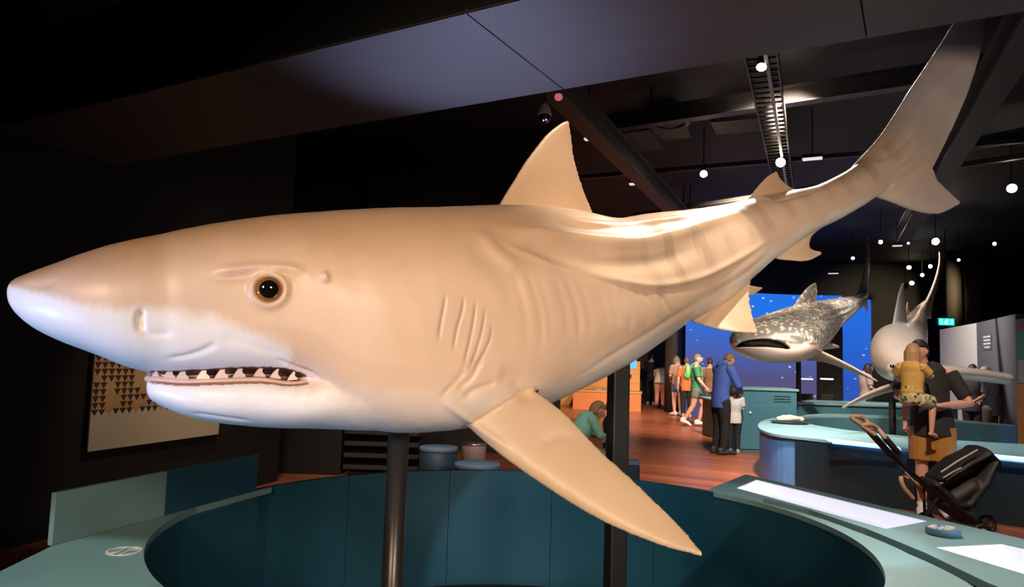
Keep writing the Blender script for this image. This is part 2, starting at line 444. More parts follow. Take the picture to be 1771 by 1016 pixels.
def skin_mat(name, rough=0.42, coat=0.12, bump=0.05, bscale=420.0):
    m = bpy.data.materials.new(name); m.use_nodes = True; nt = m.node_tree; L = nt.links.new; b = nt.nodes['Principled BSDF']
    at = nd(nt, 'ShaderNodeVertexColor', layer_name='skin'); tc = nd(nt, 'ShaderNodeTexCoord')
    n = nd(nt, 'ShaderNodeTexNoise', Scale=9.0, Detail=5.0, Roughness=0.6); L(tc.outputs['Object'], n.inputs['Vector'])
    mr = nd(nt, 'ShaderNodeMapRange'); mr.inputs['To Min'].default_value = 0.93; mr.inputs['To Max'].default_value = 1.07; L(n.outputs['Fac'], mr.inputs['Value'])
    vm = nd(nt, 'ShaderNodeVectorMath', operation='SCALE'); L(at.outputs['Color'], vm.inputs[0]); L(mr.outputs[0], vm.inputs['Scale'])
    L(vm.outputs[0], b.inputs['Base Color'])
    b.inputs['Roughness'].default_value = rough; b.inputs['Coat Weight'].default_value = coat; b.inputs['Coat Roughness'].default_value = 0.3
    n2 = nd(nt, 'ShaderNodeTexNoise', Scale=bscale, Detail=2.0); L(tc.outputs['Object'], n2.inputs['Vector'])
    n3 = nd(nt, 'ShaderNodeTexNoise', Scale=26.0, Detail=3.0); L(tc.outputs['Object'], n3.inputs['Vector'])
    ad = nd(nt, 'ShaderNodeMath', operation='MULTIPLY_ADD'); ad.inputs[1].default_value = 2.2; L(n3.outputs['Fac'], ad.inputs[0]); L(n2.outputs['Fac'], ad.inputs[2])
    bp = nd(nt, 'ShaderNodeBump', Strength=bump, Distance=0.006); L(ad.outputs[0], bp.inputs['Height']); L(bp.outputs[0], b.inputs['Normal'])
    return m
def groove(v, N, bvh, px, width, depth, taper=True, out=None):
    """press a groove (depth>0) or raise a ridge (depth<0) along a line of pixels cast onto the surface"""
    line = []
    for k in cr([[x, y, 0] for x, y in px], max(6, len(px)*4)):
        h = hit(bvh, k[0], k[1])
        if h is not None: line.append(h[0])
    if len(line) < 2: return v
    line = np.array(line); lo, hi = line.min(0) - 3*width, line.max(0) + 3*width
    idx = np.where(np.all((v > lo) & (v < hi), axis=1))[0]
    d, t = polydist(v[idx], line); g = np.exp(-(d/width)**2)
    if taper: g *= np.clip(np.sin(np.pi*np.clip(t, 0.02, 0.98))*1.8, 0, 1)
    v[idx] -= N[idx]*(g*depth)[:, None]
    if out is not None: out[idx] = np.maximum(out[idx], g)
    return v
def body_coords(v, C_, Uv):
    """nearest axis sample index (0..1) and height -1..1 for every vertex"""
    n = len(C_); best = np.full(len(v), 1e9); bi = np.zeros(len(v), int)
    for i in range(0, n, 1):
        d = ((v - C_[i])**2).sum(1); k = d < best; best[k] = d[k]; bi[k] = i
    U2 = Uv[bi]; h = ((v - C_[bi])*U2).sum(1)/((U2*U2).sum(1) + 1e-9)
    return bi/(n-1), h
def sstep(a, b, x):
    t = np.clip((x-a)/(b-a), 0, 1); return t*t*(3-2*t)

# ================================================================== the tiger shark model
UP = [  # upper head and body: top pixel, bottom pixel, depth, half width
    ((33, 494), (33, 514), 1.672, .022),
    ((38, 487), (38, 532), 1.6735, .066),
    ((64, 476), (64, 562), 1.678, .108),
    ((110, 459), (109, 589), 1.688, .140),
    ((170, 436), (168, 613), 1.706, .165),
    ((230, 418), (227, 637), 1.732, .182),
    ((290, 404), (285, 647), 1.770, .198),
    ((360, 391), (355, 648), 1.810, .214),
    ((430, 381), (425, 647), 1.850, .228),
    ((500, 374), (495, 658), 1.895, .242),
    ((570, 368), (560, 716), 1.945, .256),
    ((640, 364), (635, 742), 2.000, .268),
    ((740, 362), (740, 744), 2.090, .280),
    ((860, 357), (866, 722), 2.225, .285),
    ((950, 364), (980, 676), 2.370, .270),
    ((1035, 382), (1075, 627), 2.530, .240),
    ((1110, 374), (1165, 570), 2.690, .200),
    ((1180, 367), (1250, 522), 2.850, .158),
    ((1240, 359), (1310, 472), 2.990, .125),
    ((1295, 348), (1362, 430), 3.110, .100),
    ((1355, 335), (1415, 397), 3.230, .080),
    ((1415, 321), (1462, 374), 3.330, .064),
    ((1482, 284), (1518, 338), 3.430, .050),
    ((1540, 225), (1580, 280), 3.520, .030),
    ((1585, 160), (1610, 190), 3.580, .015),
]
LOW = [  # lower jaw and throat
    ((260, 657), (260, 668), 1.788, .020),
    ((265, 651), (265, 684), 1.790, .070),
    ((281, 650), (281, 700), 1.795, .115),
    ((316, 652), (316, 716), 1.811, .150),
    ((380, 649), (380, 730), 1.842, .184),
    ((440, 646), (440, 736), 1.875, .206),
    ((500, 650), (500, 738), 1.910, .222),
    ((560, 620), (560, 740), 1.950, .235),
    ((650, 590), (650, 743), 2.015, .245),
    ((740, 560), (740, 742), 2.090, .240),
]
up_st = [station(*s) for s in UP]; low_st = [station(*s) for s in LOW]
upper = loft(up_st, 130, 60, 0.92, lambda s: float(np.interp(s, [0, .06, .13, .2, .36, .42, 1], [.8, .7, .5, .36, .36, .75, .85])), 0.86)
lower = loft(low_st, 60, 48, 0.55, 0.95, 0.80)
dorsal = fin([(855, 368, 2.23), (885, 318, 2.28), (918, 268, 2.33), (948, 230, 2.37), (974, 211, 2.40), (983, 208, 2.41)],
             [(1036, 396, 2.53), (1025, 368, 2.51), (1006, 322, 2.47), (994, 280, 2.44), (988, 235, 2.425), (984, 209, 2.41)], .075, .011)
dorsal_tail = fin([(985, 400, 2.45), (1005, 384, 2.48), (1032, 381, 2.52)], [(1040, 402, 2.54), (1040, 390, 2.54), (1036, 383, 2.53)], .03, .010)
dorsal2 = fin([(1275, 362, 3.08), (1300, 336, 3.11), (1322, 309, 3.14), (1341, 296, 3.16)], [(1400, 338, 3.27), (1372, 326, 3.24), (1353, 312, 3.20), (1344, 297, 3.165)], .045, .011)
d2_tail = fin([(1350, 332, 3.2), (1385, 327, 3.26), (1420, 321, 3.32)], [(1400, 340, 3.27), (1415, 330, 3.31), (1422, 323, 3.325)], .02, .010)
anal = fin([(1325, 446, 3.06), (1360, 451, 3.08), (1395, 452, 3.11), (1421, 440, 3.14)], [(1425, 392, 3.24), (1404, 410, 3.20), (1402, 430, 3.17), (1421, 437, 3.145)], .04, .011)
pelvic = fin([(1180, 550, 2.74), (1225, 566, 2.70), (1270, 575, 2.66), (1309, 577, 2.62)], [(1300, 478, 2.86), (1296, 515, 2.80), (1303, 548, 2.72), (1311, 573, 2.63)], .045, .012)
pelvic2 = fin([(1230, 520, 2.95), (1285, 494, 3.05), (1319, 497, 3.10)], [(1290, 500, 2.98), (1300, 512, 3.06), (1319, 500, 3.10)], .03, .012)
caud = fin([(1470, 292, 3.43), (1520, 236, 3.47), (1572, 157, 3.52), (1615, 92, 3.57), (1648, 40, 3.61), (1672, 0, 3.645), (1690, -30, 3.67)],
           [(1560, 352, 3.46), (1600, 312, 3.49), (1634, 250, 3.53), (1664, 186, 3.575), (1688, 120, 3.62), (1704, 50, 3.66), (1704, -25, 3.685)], .07, .012)
caud_low = fin([(1500, 336, 3.43), (1540, 350, 3.445), (1580, 365, 3.46), (1622, 370, 3.48), (1660, 353, 3.50)],
               [(1590, 262, 3.48), (1612, 290, 3.49), (1622, 312, 3.495), (1640, 330, 3.50), (1661, 350, 3.502)], .05, .012)
pect = fin([(762, 690, 2.02), (796, 726, 1.965), (860, 782, 1.915), (950, 847, 1.86), (1050, 905, 1.80), (1140, 944, 1.745), (1214, 963, 1.70)],
           [(862, 640, 2.02), (930, 680, 1.985), (985, 722, 1.945), (1045, 785, 1.89), (1110, 845, 1.83), (1172, 905, 1.765), (1217, 959, 1.702)], .095, .012)
pect_far = fin([(770, 690, 2.45), (790, 712, 2.6), (830, 722, 2.8), (862, 735, 2.95)], [(850, 690, 2.5), (870, 710, 2.65), (872, 725, 2.85), (864, 736, 2.96)], .08, .012)
me = remesh(join(upper, lower, dorsal, dorsal_tail, dorsal2, d2_tail, anal, pelvic, pelvic2, caud, caud_low, pect, pect_far), 0.0052, 6, 0.5)
v = mesh_np(me); N = mesh_normals(me); bvh = bvh_of(me)
nv = len(v); crease = np.zeros(nv)
# gill slits, folds, brow, nostril, jaw folds
gills = [[(771, 507), (768, 530), (762, 560), (758, 590)], [(802, 510), (800, 535), (790, 570), (783, 610)],
         [(823, 518), (820, 550), (812, 590), (800, 640)], [(839, 530), (835, 565), (824, 605), (808, 648)], [(851, 560), (846, 590), (834, 615), (818, 642)]]
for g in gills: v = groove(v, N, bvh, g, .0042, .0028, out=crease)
for px_, w_, d_ in (
    ([(365, 470), (400, 467), (440, 463), (480, 463), (510, 467), (530, 474)], .012, -.007),
    ([(370, 482), (420, 478), (450, 473), (485, 472), (515, 476)], .012, .006),
    ([(246, 535), (241, 552), (243, 566), (247, 574)], .0065, .016),
    ([(243, 574), (262, 578), (300, 577)], .008, .004),
    ([(285, 622), (330, 615), (365, 600), (372, 592)], .008, .005),
    ([(470, 620), (500, 632), (535, 645), (555, 655)], .008, .005),
    ([(380, 580), (440, 600), (490, 620)], .012, .004),
    ([(560, 470), (562, 478), (566, 488)], .008, -.008),
    ([(870, 398), (930, 402), (1000, 412), (1090, 418), (1160, 408), (1230, 385), (1290, 366)], .026, -.017),
    ([(905, 428), (980, 445), (1060, 458), (1140, 452), (1220, 425)], .032, .020),
    ([(872, 420), (900, 435), (950, 450), (1010, 468), (1060, 482), (1130, 494), (1210, 480), (1290, 440), (1350, 400)], .012, -.009),
    ([(830, 395), (850, 425), (880, 450), (900, 462)], .022, -.005),
    ([(800, 400), (830, 440), (860, 465), (880, 500), (895, 530)], .03, .004),
    ([(960, 372), (1000, 384), (1080, 388), (1150, 380), (1220, 370)], .016, -.006),
    ([(1340, 350), (1370, 342), (1410, 330)], .008, .007),
    ([(1500, 275), (1535, 270), (1560, 250), (1580, 225)], .02, .008),
    ([(1530, 330), (1570, 305), (1605, 270), (1625, 225)], .02, -.006),
    ([(860, 648), (890, 655), (905, 680), (925, 690)], .024, .009),
    ([(762, 690), (790, 712), (830, 742), (880, 778)], .010, -.006),
    ([(800, 690), (830, 672), (860, 664)], .010, .006),
    ([(790, 675), (815, 655), (835, 620)], .008, .005),
    ([(760, 690), (785, 665), (810, 635)], .008, .004),
    ([(935, 772), (965, 755), (1000, 762)], .018, .003),
    ([(30, 490), (60, 494), (100, 488)], .010, .004),
    ([(1000, 650), (1100, 590), (1180, 540), (1280, 480), (1340, 430)], .012, .005),
    ([(330, 715), (380, 722), (440, 730)], .010, .004),
    ):
    v = groove(v, N, bvh, px_, w_, d_)
# ribs along the flank
for k in range(12):
    x0 = 890 + k*23 + 4*math.sin(k*2.3)
    v = groove(v, N, bvh, [(x0 - 6, 462 + k*4), (x0 + 10, 505 + k*2), (x0 + 20, 550), (x0 + 20, 605 - k*5 + 12*math.sin(k*1.7))], .013, .0022 + .0007*math.sin(k*1.9))
eh = hit(bvh, 465, 501); ec, en = eh
en = nrm(en*0.75 + nrm(CAM - ec)*0.25)
d = np.linalg.norm(v - ec, axis=1); k = d < 0.09
v[k] += N[k]*(0.010*np.exp(-((d[k] - 0.036)/0.009)**2) - 0.022*np.exp(-(d[k]/0.027)**4))[:, None]
# fine muscle unevenness
v += N*(vnoise(v, 9.0, 3, 3)*0.0022)[:, None]
set_co(me, v); N = mesh_normals(me)
# colour: tan back, paler flank, whitish belly and snout underside, faint bars
Cu, Uu, Su = loft_frames(up_st, 160)
s, h = body_coords(v, Cu, Uu)
noi = vnoise(v, 14.0, 5, 4); noi2 = vnoise(v, 40.0, 9, 3)
back = np.array([.50, .33, .215]); flank = np.array([.68, .49, .365]); belly = np.array([.80, .73, .68]); white = np.array([.84, .83, .86])
Sn = np.array([nrm(q) for q in Su]); si = (s*159).astype(int)
lat = ((v - Cu[si])*Sn[si]).sum(1)/np.linalg.norm(Su, axis=1)[si]
a = sstep(0.15, 0.8, h + 0.12*noi)
col = flank*(1 - a)[:, None] + back*a[:, None]
# pale belly, then the whiter mask of the head that climbs towards the nose
bl = (1 - sstep(-0.12, 0.22, h + 0.72 + 0.10*noi))*0.75*(1 - sstep(.84, .90, s))
wl = np.interp(s, [0, .03, .08, .14, .2, .27, .34, .42, .6], [0.50, 0.28, -0.02, -0.24, -0.52, -0.80, -0.98, -1.1, -1.3])
wm = 1 - sstep(-0.14, 0.13, h - wl + 0.09*noi + 0.07*noi2)
finm = np.zeros(nv, bool)
for fv, ff in (pect, pelvic, pelvic2, anal):
    fb = BVHTree.FromPolygons([tuple(map(float, p)) for p in fv], ff); fa = np.array(fv)
    for i in np.where(np.all((v > fa.min(0) - .01) & (v < fa.max(0) + .01), axis=1))[0]:
        if fb.find_nearest(Vector(v[i]), 0.012)[0] is not None: finm[i] = True
wm *= 1 - sstep(.5, .62, s)
bl[finm] = 0; wm[finm] = 0
col[finm] = np.array([.60, .435, .30])
col = col*(1 - bl)[:, None] + belly*bl[:, None]
col = col*(1 - wm)[:, None] + white*wm[:, None]
ph = s*165 + 1.6*vnoise(v, 5.0, 21, 2)
bars = np.clip(np.sin(ph)*1.3 - 0.1, 0, 1)*sstep(.45, .52, s)*(1 - sstep(.90, .99, s))*sstep(-.4, -0.05, h)*(1 - sstep(.75, .95, h))*(0.7 + 0.3*np.sin(s*37))
bars[finm] = 0
col *= (1 - 0.22*np.clip(bars, 0, 1))[:, None]
tl = sstep(.90, .99, s)
lobe = (1 - sstep(-2.6, -1.2, h))*sstep(.84, .92, s)
col = col*(1 - tl*0.75)[:, None] + np.array([.37, .32, .295])*(tl*0.75)[:, None]*(1 + 0.25*vnoise(v, 7.0, 33, 3))[:, None]
col = col*(1 - .7*lobe)[:, None] + np.array([.56, .45, .41])*(.7*lobe)[:, None]
col *= (1 - 0.38*crease)[:, None]  # shade of the gill slits put into the skin colour
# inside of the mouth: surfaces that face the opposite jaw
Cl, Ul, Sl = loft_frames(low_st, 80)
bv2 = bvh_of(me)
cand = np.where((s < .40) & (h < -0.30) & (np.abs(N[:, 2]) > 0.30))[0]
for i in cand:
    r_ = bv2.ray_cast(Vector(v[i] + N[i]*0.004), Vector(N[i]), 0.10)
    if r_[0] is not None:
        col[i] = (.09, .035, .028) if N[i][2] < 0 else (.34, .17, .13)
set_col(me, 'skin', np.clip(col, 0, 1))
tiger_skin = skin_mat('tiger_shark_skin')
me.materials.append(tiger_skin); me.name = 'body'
base = P(690, 900, 2.06); base[2] = 0.0
ts = empty('tiger_shark_model', base)
tag(ts, 'huge tan tiger shark model with open toothed mouth mounted above the round teal bench', 'shark model')
bo = newobj('body', me); wparent(bo, ts)
# eye: amber glass iris, dark pupil
eye_glass = mat('amber_glass_eye', (.23, .095, .03), 0.06, var=0.55, vscale=45, coat=1.0)
pupil_m = mat('pupil_glass', (.006, .005, .005), 0.04, coat=1.0)
q = Vector(en).to_track_quat('Z', 'Y').to_matrix()
def eye(c, r, parent):
    e = mesh('eye', ellipsoid(c, (r, r, r*0.62), 40, 24, q), eye_glass, parent, True)
    pv = [(r*0.66*math.cos(t)*f, r*0.66*math.sin(t)*f, math.sqrt(max(0, 1 - (0.66*f)**2))*r*0.62 + 0.0012) for f in (1.0, 0.75, 0.5, 0.25) for t in np.linspace(0, 2*math.pi, 32, endpoint=False)]
    pf = [(i*32+k, i*32+(k+1) % 32, (i+1)*32+(k+1) % 32, (i+1)*32+k) for i in range(3) for k in range(32)] + [tuple(range(96, 128))]
    pv = [tuple(np.array(q @ Vector(p)) + c) for p in pv]
    pu = mesh('pupil', (pv, pf), pupil_m, None, True); pu.parent = e; pu.matrix_parent_inverse = Matrix.Identity(4)
    if parent is not None:
        e.matrix_parent_inverse = Matrix.Translation(parent.location).inverted()
    tag(e, 'round amber glass eye with black pupil')
    return e
eye(ec - en*0.004, 0.031, ts)
# teeth along the lower jaw and gum ridge
tooth_m = mat('tooth_ivory', (.62, .46, .40), 0.3, coat=0.3)
gum_m = mat('gum_pink', (.62, .43, .37), 0.4, var=0.15, vscale=30)
def jawpt(i, latf, up=0.0):
    return Cl[i] + Sl[i]*latf + nrm(Ul[i])*(np.linalg.norm(Ul[i])*0.93 + up)
idx = [int(k) for k in np.linspace(3, 54, 40)]
near = [jawpt(i, 0.80, -0.004 - 0.0002*i) for i in idx]; farr = [jawpt(i, -0.80, -0.004 - 0.0002*i) for i in idx]
mesh('gum', join(tube(near[::-1] + farr, 0.008, 10)), gum_m, ts, True)
def tooth(c, tdir, out, size):
    """cockscomb shaped tooth: curved blade leaning back along tdir"""
    prof = [(-.55, 0), (-.42, .28), (-.2, .62), (.08, .92), (.42, 1.12), (.34, .80), (.30, .52), (.42, .36), (.60, .22), (.66, 0)]
    up_ = np.array([0, 0, 1.0]); V, n = [], len(prof)
    for sgn in (1, -1):
        for x, y in prof: V.append(c + tdir*x*size + up_*y*size*1.05 + out*sgn*size*0.16*(1 - 0.75*y))
    Fc = [tuple(range(n)), tuple(range(2*n-1, n-1, -1))] + [(k, k+n, (k+1) % n+n, (k+1) % n) for k in range(n)]
    mesh('tooth', (V, Fc), tooth_m, ts)
for latf in (0.80, -0.80):
    for j, i in enumerate(np.linspace(4, 47, 11)):
        i = int(i); c = jawpt(i, latf, -0.002); t = nrm(jawpt(i+2, latf) - jawpt(i, latf)); o_ = nrm(Sl[i])*math.copysign(1, latf)
        tooth(c, t, o_, (0.026*(1 - 0.06*max(0, j - 5))) if j > 1 else 0.019)
for latf in (-.4, 0, .4):
    tooth(jawpt(2, latf, -0.002), nrm(Sl[2]), nrm(Cl[0] - Cl[4]), 0.02)
# the two support poles
pole_m = mat('dark_steel_pole', (.045, .04, .04), 0.32, metal=0.6)
black_pole = mat('black_pole', (.012, .012, .013), 0.5)
pb = P(690, 745, 2.06)
mesh('support_pole', xf(lathe([(.075, 0), (.075, .03), (.034, .04), (.034, .78), (.030, .79), (.030, pb[2] + 0.06)], 28), (pb[0], pb[1], 0)), pole_m, ts, True)
p2 = P(1070, 640, 2.56)
mesh('support_pole', xf(bbox((0, 0, (p2[2] + .03)/2), (.062, .062, p2[2] + .03), .006), (p2[0], p2[1], 0), 0.3), black_pole, ts)
# ================================================================== round bench around the tiger shark
teal_dark = mat('teal_laminate', (.014, .080, .125), 0.42, var=0.12, vscale=3, bump=0.05, bscale=200)
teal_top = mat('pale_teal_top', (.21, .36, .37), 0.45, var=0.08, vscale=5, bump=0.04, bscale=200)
teal_mid = mat('mid_teal_top', (.12, .27, .32), 0.42, var=0.08, vscale=5)
groove_m = mat('groove_black_teal', (.008, .02, .024), 0.6)
tray_m = mat('white_acrylic_tray', (.80, .80, .86), 0.35, emit=(.80, .82, 1.0), estr=0.55)
plinth_m = mat('black_plinth', (.006, .006, .007), 0.6)
ZB = 0.755
c0 = np.array([0.04, 3.30]); R1 = 1.48
def arc(r, a0, a1, n, c=c0): return [(c[0] + r*math.cos(a), c[1] + r*math.sin(a)) for a in np.linspace(a0, a1, n)]
def ang(p): return math.atan2(p[1] - c0[1], p[0] - c0[0])
bench = empty('round_bench', (c0[0], c0[1], 0.0))
tag(bench, 'dark teal round bench with pale top and white light trays around the tiger shark', 'bench')
# inner wall: curved panels with joints between them
NP = 14
for k in range(NP):
    a0, a1 = 2*math.pi*k/NP + 0.05, 2*math.pi*(k+1)/NP + 0.05
    g = 0.0016/R1
    pin = arc(R1, a0 + g, a1 - g, 14); pout = arc(R1 + 0.03, a1 - g, a0 + g, 14)
    mesh('wall_panel', plate(pin + pout, [], 0.0, ZB - 0.004), teal_dark, bench)
mesh('backing', plate(arc(R1 + 0.06, 0, 2*math.pi*119/120, 120), [arc(R1 + 0.031, 0, 2*math.pi*119/120, 120)[::-1]], 0.0, ZB - 0.012), groove_m, bench)
# left top: crescent between the well and the straight outer edge
q0, q1, q2 = PZ(-150, 1062, ZB), PZ(90, 945, ZB), PZ(442, 850, ZB)
aL0, aL1 = ang(q2), ang((q0[0], q0[1])) + 0.55
innerL = arc(R1 - .006, aL0 + 0.02, 2*math.pi + aL1 if aL1 < 0 else aL1, 40)
tip = PZ(470, 843, ZB)
nearp = [(innerL[-1][0] - 0.35, innerL[-1][1] - 0.45), (q0[0] + 0.05, q0[1] - 0.6)]
outL = nearp + [(q0[0], q0[1]), (q1[0], q1[1]), (q2[0], q2[1]), (tip[0], tip[1])]
mesh('left_top', plate(innerL + outL, [], ZB - 0.03, ZB), teal_top, bench)
mesh('left_carcass', plate(arc(R1 + 0.065, aL0 + 0.05, 2*math.pi + aL1 if aL1 < 0 else aL1, 40) + [(p[0]*0.985 + c0[0]*0.015, p[1]*0.985 + c0[1]*0.015) for p in outL[:-1]], [], 0.0, ZB - 0.031), teal_dark, bench)
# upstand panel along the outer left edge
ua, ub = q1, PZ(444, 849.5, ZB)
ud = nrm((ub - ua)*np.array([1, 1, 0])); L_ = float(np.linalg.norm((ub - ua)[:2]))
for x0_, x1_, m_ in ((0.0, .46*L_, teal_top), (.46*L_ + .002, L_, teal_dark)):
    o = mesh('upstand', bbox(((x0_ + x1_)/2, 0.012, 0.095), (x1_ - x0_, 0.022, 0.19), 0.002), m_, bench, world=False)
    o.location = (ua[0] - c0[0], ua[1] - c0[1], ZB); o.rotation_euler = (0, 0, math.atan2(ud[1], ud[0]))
# right top: outer slab with trays, groove, inner ledge
def z2(px, py, z=ZB): p = PZ(px, py, z); return (float(p[0]), float(p[1]))
oc = [z2(1228, 849), z2(1290, 824), z2(1480, 869), z2(1640, 907), z2(1771, 938), z2(1990, 990)]
ic = [z2(1711, 1016), z2(1600, 962), z2(1500, 920), z2(1400, 886), z2(1320, 866), z2(1260, 855)]
oc_ex = oc + [(oc[-1][0] + 0.25, oc[-1][1] - 1.0), (ic[0][0] + 0.15, ic[0][1] - 0.75)]
t1 = [z2(1273, 848), z2(1308, 833), z2(1607, 906), z2(1532, 920)]
t2 = [z2(1614, 951), z2(1733, 945), z2(1860, 985), z2(1800, 1016)]
t2 = [z2(1614, 951), z2(1733, 945), (z2(1733, 945)[0] + 0.36, z2(1733, 945)[1] - 0.62), (z2(1614, 951)[0] + 0.20, z2(1614, 951)[1] - 0.62)]
mesh('right_top', plate(oc_ex + ic, [t1, t2], ZB - 0.02, ZB + 0.012), teal_top, bench)
for t in (t1, t2):
    D = 0.05; n = len(t)
    ctr_ = np.mean(t, axis=0); tin = [tuple(np.array(p)*0.995 + ctr_*0.005) for p in t]
    V = [(p[0], p[1], ZB + 0.008) for p in tin] + [(p[0]*0.94 + ctr_[0]*0.06, p[1]*0.94 + ctr_[1]*0.06, ZB - D) for p in tin]
    Fc = [(i, (i+1) % n, n + (i+1) % n, n + i) for i in range(n)] + [tuple(range(n, 2*n))]
    tr = mesh('light_tray', (V, Fc), tray_m, bench); tag(tr, 'white back-lit tray sunk in the bench top')
# the dark groove is a sunk strip between the slab and the inner ledge, which follows the well
th = np.linspace(ang(z2(1240, 851)), ang(ic[0]) - 0.42, 60)
ia = np.array([ang(p) for p in ic] ); ir_ = np.array([np.linalg.norm(np.array(p) - c0) for p in ic])
srt = np.argsort(ia); ri = np.interp(th, ia[srt], ir_[srt])
sl0 = (ir_[0] - ir_[1])/(ia[0] - ia[1]); lowm = th < ia.min(); ri[lowm] = ir_[0] + sl0*(th[lowm] - ia.min())*0.6
ri = np.maximum(ri, R1 + .01)
def sector(r0, r1, z0, z1):
    n = len(th); V = []
    for r_, z_ in ((r0, z1), (r1, z1), (r1, z0), (r0, z0)):
        rr_ = r_ if hasattr(r_, '__len__') else [r_]*n
        V += [(c0[0] + rr_[i]*math.cos(th[i]), c0[1] + rr_[i]*math.sin(th[i]), z_) for i in range(n)]
    Fc = []
    for k in range(4):
        for i in range(n - 1): Fc.append((k*n + i, k*n + i + 1, ((k+1) % 4)*n + i + 1, ((k+1) % 4)*n + i))
    Fc += [(0, n, 2*n, 3*n), (n-1, 4*n-1, 3*n-1, 2*n-1)]
    return V, Fc
gw = np.minimum(.055, (ri - R1)*.8)
mesh('inner_ledge', sector(R1 - .007, ri - gw, ZB - 0.025, ZB), teal_top, bench)
mesh('groove_strip', sector(R1 + .062, ri + .06, ZB - 0.06, ZB - 0.030), groove_m, bench)
mesh('right_carcass', plate([z2(1242, 851)] + [(p[0] - 0.02, p[1] - 0.01) for p in oc_ex[1:-1]] + [(c0[0] + (R1 + .08)*math.cos(t), c0[1] + (R1 + .08)*math.sin(t)) for t in th[::-1][:-1]], [], 0.0, ZB - 0.08), teal_dark, bench)
# black plinth on the well floor
pl = mesh('display_plinth', plate(arc(R1 - 0.05, 0, 2*math.pi*95/96, 96), [arc(0.1, 0, -2*math.pi*23/24, 24, np.array([pb[0], pb[1]])), arc(0.06, 0, -2*math.pi*15/16, 16, np.array([p2[0], p2[1]]))], 0.0, 0.05), plinth_m)
tag(pl, 'low black round plinth on the floor inside the teal bench well', 'plinth')
# round inlaid badge on the left top
badge_m = mat('badge_cream', (.72, .70, .66), 0.5)
bc = PZ(215, 953, ZB + 0.002)
def ringplate(r0, r1, z0, z1, n=40): return plate([(r1*math.cos(t), r1*math.sin(t)) for t in np.linspace(0, 2*math.pi, n, endpoint=False)], [[(r0*math.cos(t), r0*math.sin(t)) for t in np.linspace(0, 2*math.pi, n, endpoint=False)][::-1]], z0, z1)
def band(f, w, z0, z1):
    xs = np.linspace(-.82, .82, 16); a = [(x*.058, f(x)*.058 + w) for x in xs]; b_ = [(x*.058, f(x)*.058 - w) for x in xs][::-1]
    return plate(b_[::-1] + a[::-1], [], z0, z1)
bd = empty('inlaid_badge', (bc[0], bc[1], ZB)); tag(bd, 'small round cream badge with wavy lines on the pale teal bench top', 'badge')
mesh('rim', ringplate(.050, .060, 0.0, .003), badge_m, bd, world=False)
for f in (lambda x: .28*math.sin(3*x) + .30, lambda x: .28*math.sin(3*x) - .30):
    o = mesh('wave', band(f, .006, 0.0, .003), badge_m, bd, world=False); o.rotation_euler = (0, 0, 0.9)
# blue specimen puck with pale shells on the right top
puck_m = mat('blue_puck', (.13, .26, .40), 0.4, var=0.1); shell_m = mat('shell_cream', (.76, .68, .52), 0.5, var=0.12, vscale=60)
pc = PZ(1631, 925, ZB + 0.012)
pk = empty('specimen_puck', (pc[0], pc[1], ZB + 0.012)); tag(pk, 'flat round blue specimen dish with cream shells on the bench top between the trays', 'specimen dish')
mesh('dish', lathe([(.060, 0), (.070, .004), (.070, .026), (.068, .030), (.060, .030), (.058, .026)], 48), puck_m, pk, True, False)
for k, (x, y, l_, w_, r_) in enumerate([(-.04, .02, .022, .008, .4), (-.042, -.004, .018, .008, -.3), (-.026, -.022, .02, .008, .9), (-.02, .034, .016, .007, .1), (0, .008, .012, .006, 1.2), (.004, -.034, .022, .008, .2), (.026, -.014, .018, .007, -.5), (.03, .022, .014, .006, .6), (.046, .0, .016, .007, 1.3), (-.004, -.012, .012, .006, .1)]):
    Mr = Matrix.Rotation(r_, 3, 'Z')
    mesh('shell', ellipsoid((x, y, .029), (l_, w_, .006), 14, 8, Mr), shell_m, pk, True, False)

# ================================================================== second round bench, further back
Z2 = 0.64
blue_side = mat('blue_laminate', (.09, .21, .42), 0.45, var=0.1, vscale=2)
led_m = mat('blue_led_strip', (.4, .6, 1.0), 0.4, emit=(.12, .32, 1.0), estr=3.2)
led_w = mat('white_led_strip', (.7, .8, 1.0), 0.4, emit=(.55, .75, 1.0), estr=2.2)
b2 = empty('second_round_bench', (6.4, 10.4, 0.0)); tag(b2, 'second round bench with blue edge light under the hammerhead model', 'bench')
c2 = np.array([6.4, 10.7]); R2 = 2.0
outer2 = [z2(1771, 797, Z2), z2(1650, 785, Z2), z2(1500, 770, Z2), z2(1397, 758, Z2), z2(1345, 752, Z2), z2(1318, 744, Z2), z2(1311, 735, Z2), z2(1322, 727, Z2), (4.3, 11.7), (4.8, 12.1), (5.25, 12.7), (5.9, 13.1), (6.8, 13.0), (7.7, 12.5), (8.2, 11.5), (8.5, 9.0), (8.0, 6.6), (6.6, 5.6)]
outer2 = [tuple(p[:2]) for p in cr([[a_, b_, 0] for a_, b_ in outer2 + outer2[:1]], 120)[:-1]]
hole2 = [(c2[0] + R2*math.cos(t), c2[1] + R2*math.sin(t)) for t in np.linspace(0, -2*math.pi, 80, endpoint=False)]
mesh('top', plate(outer2, [hole2], Z2 - 0.03, Z2), teal_top, b2)
ins = [tuple(np.array(p)*0.992 + c2*0.008) for p in outer2]
mesh('outer_side', plate(ins, [[tuple(np.array(p)*0.97 + c2*0.03) for p in outer2][::-1]], 0.0, Z2 - 0.031), blue_side, b2)
mesh('inner_side', plate([(c2[0] + (R2 + .03)*math.cos(t), c2[1] + (R2 + .03)*math.sin(t)) for t in np.linspace(0, 2*math.pi, 80, endpoint=False)], [hole2], 0.0, Z2 - 0.031), mat('teal_inner', (.06, .17, .21), .45), b2)
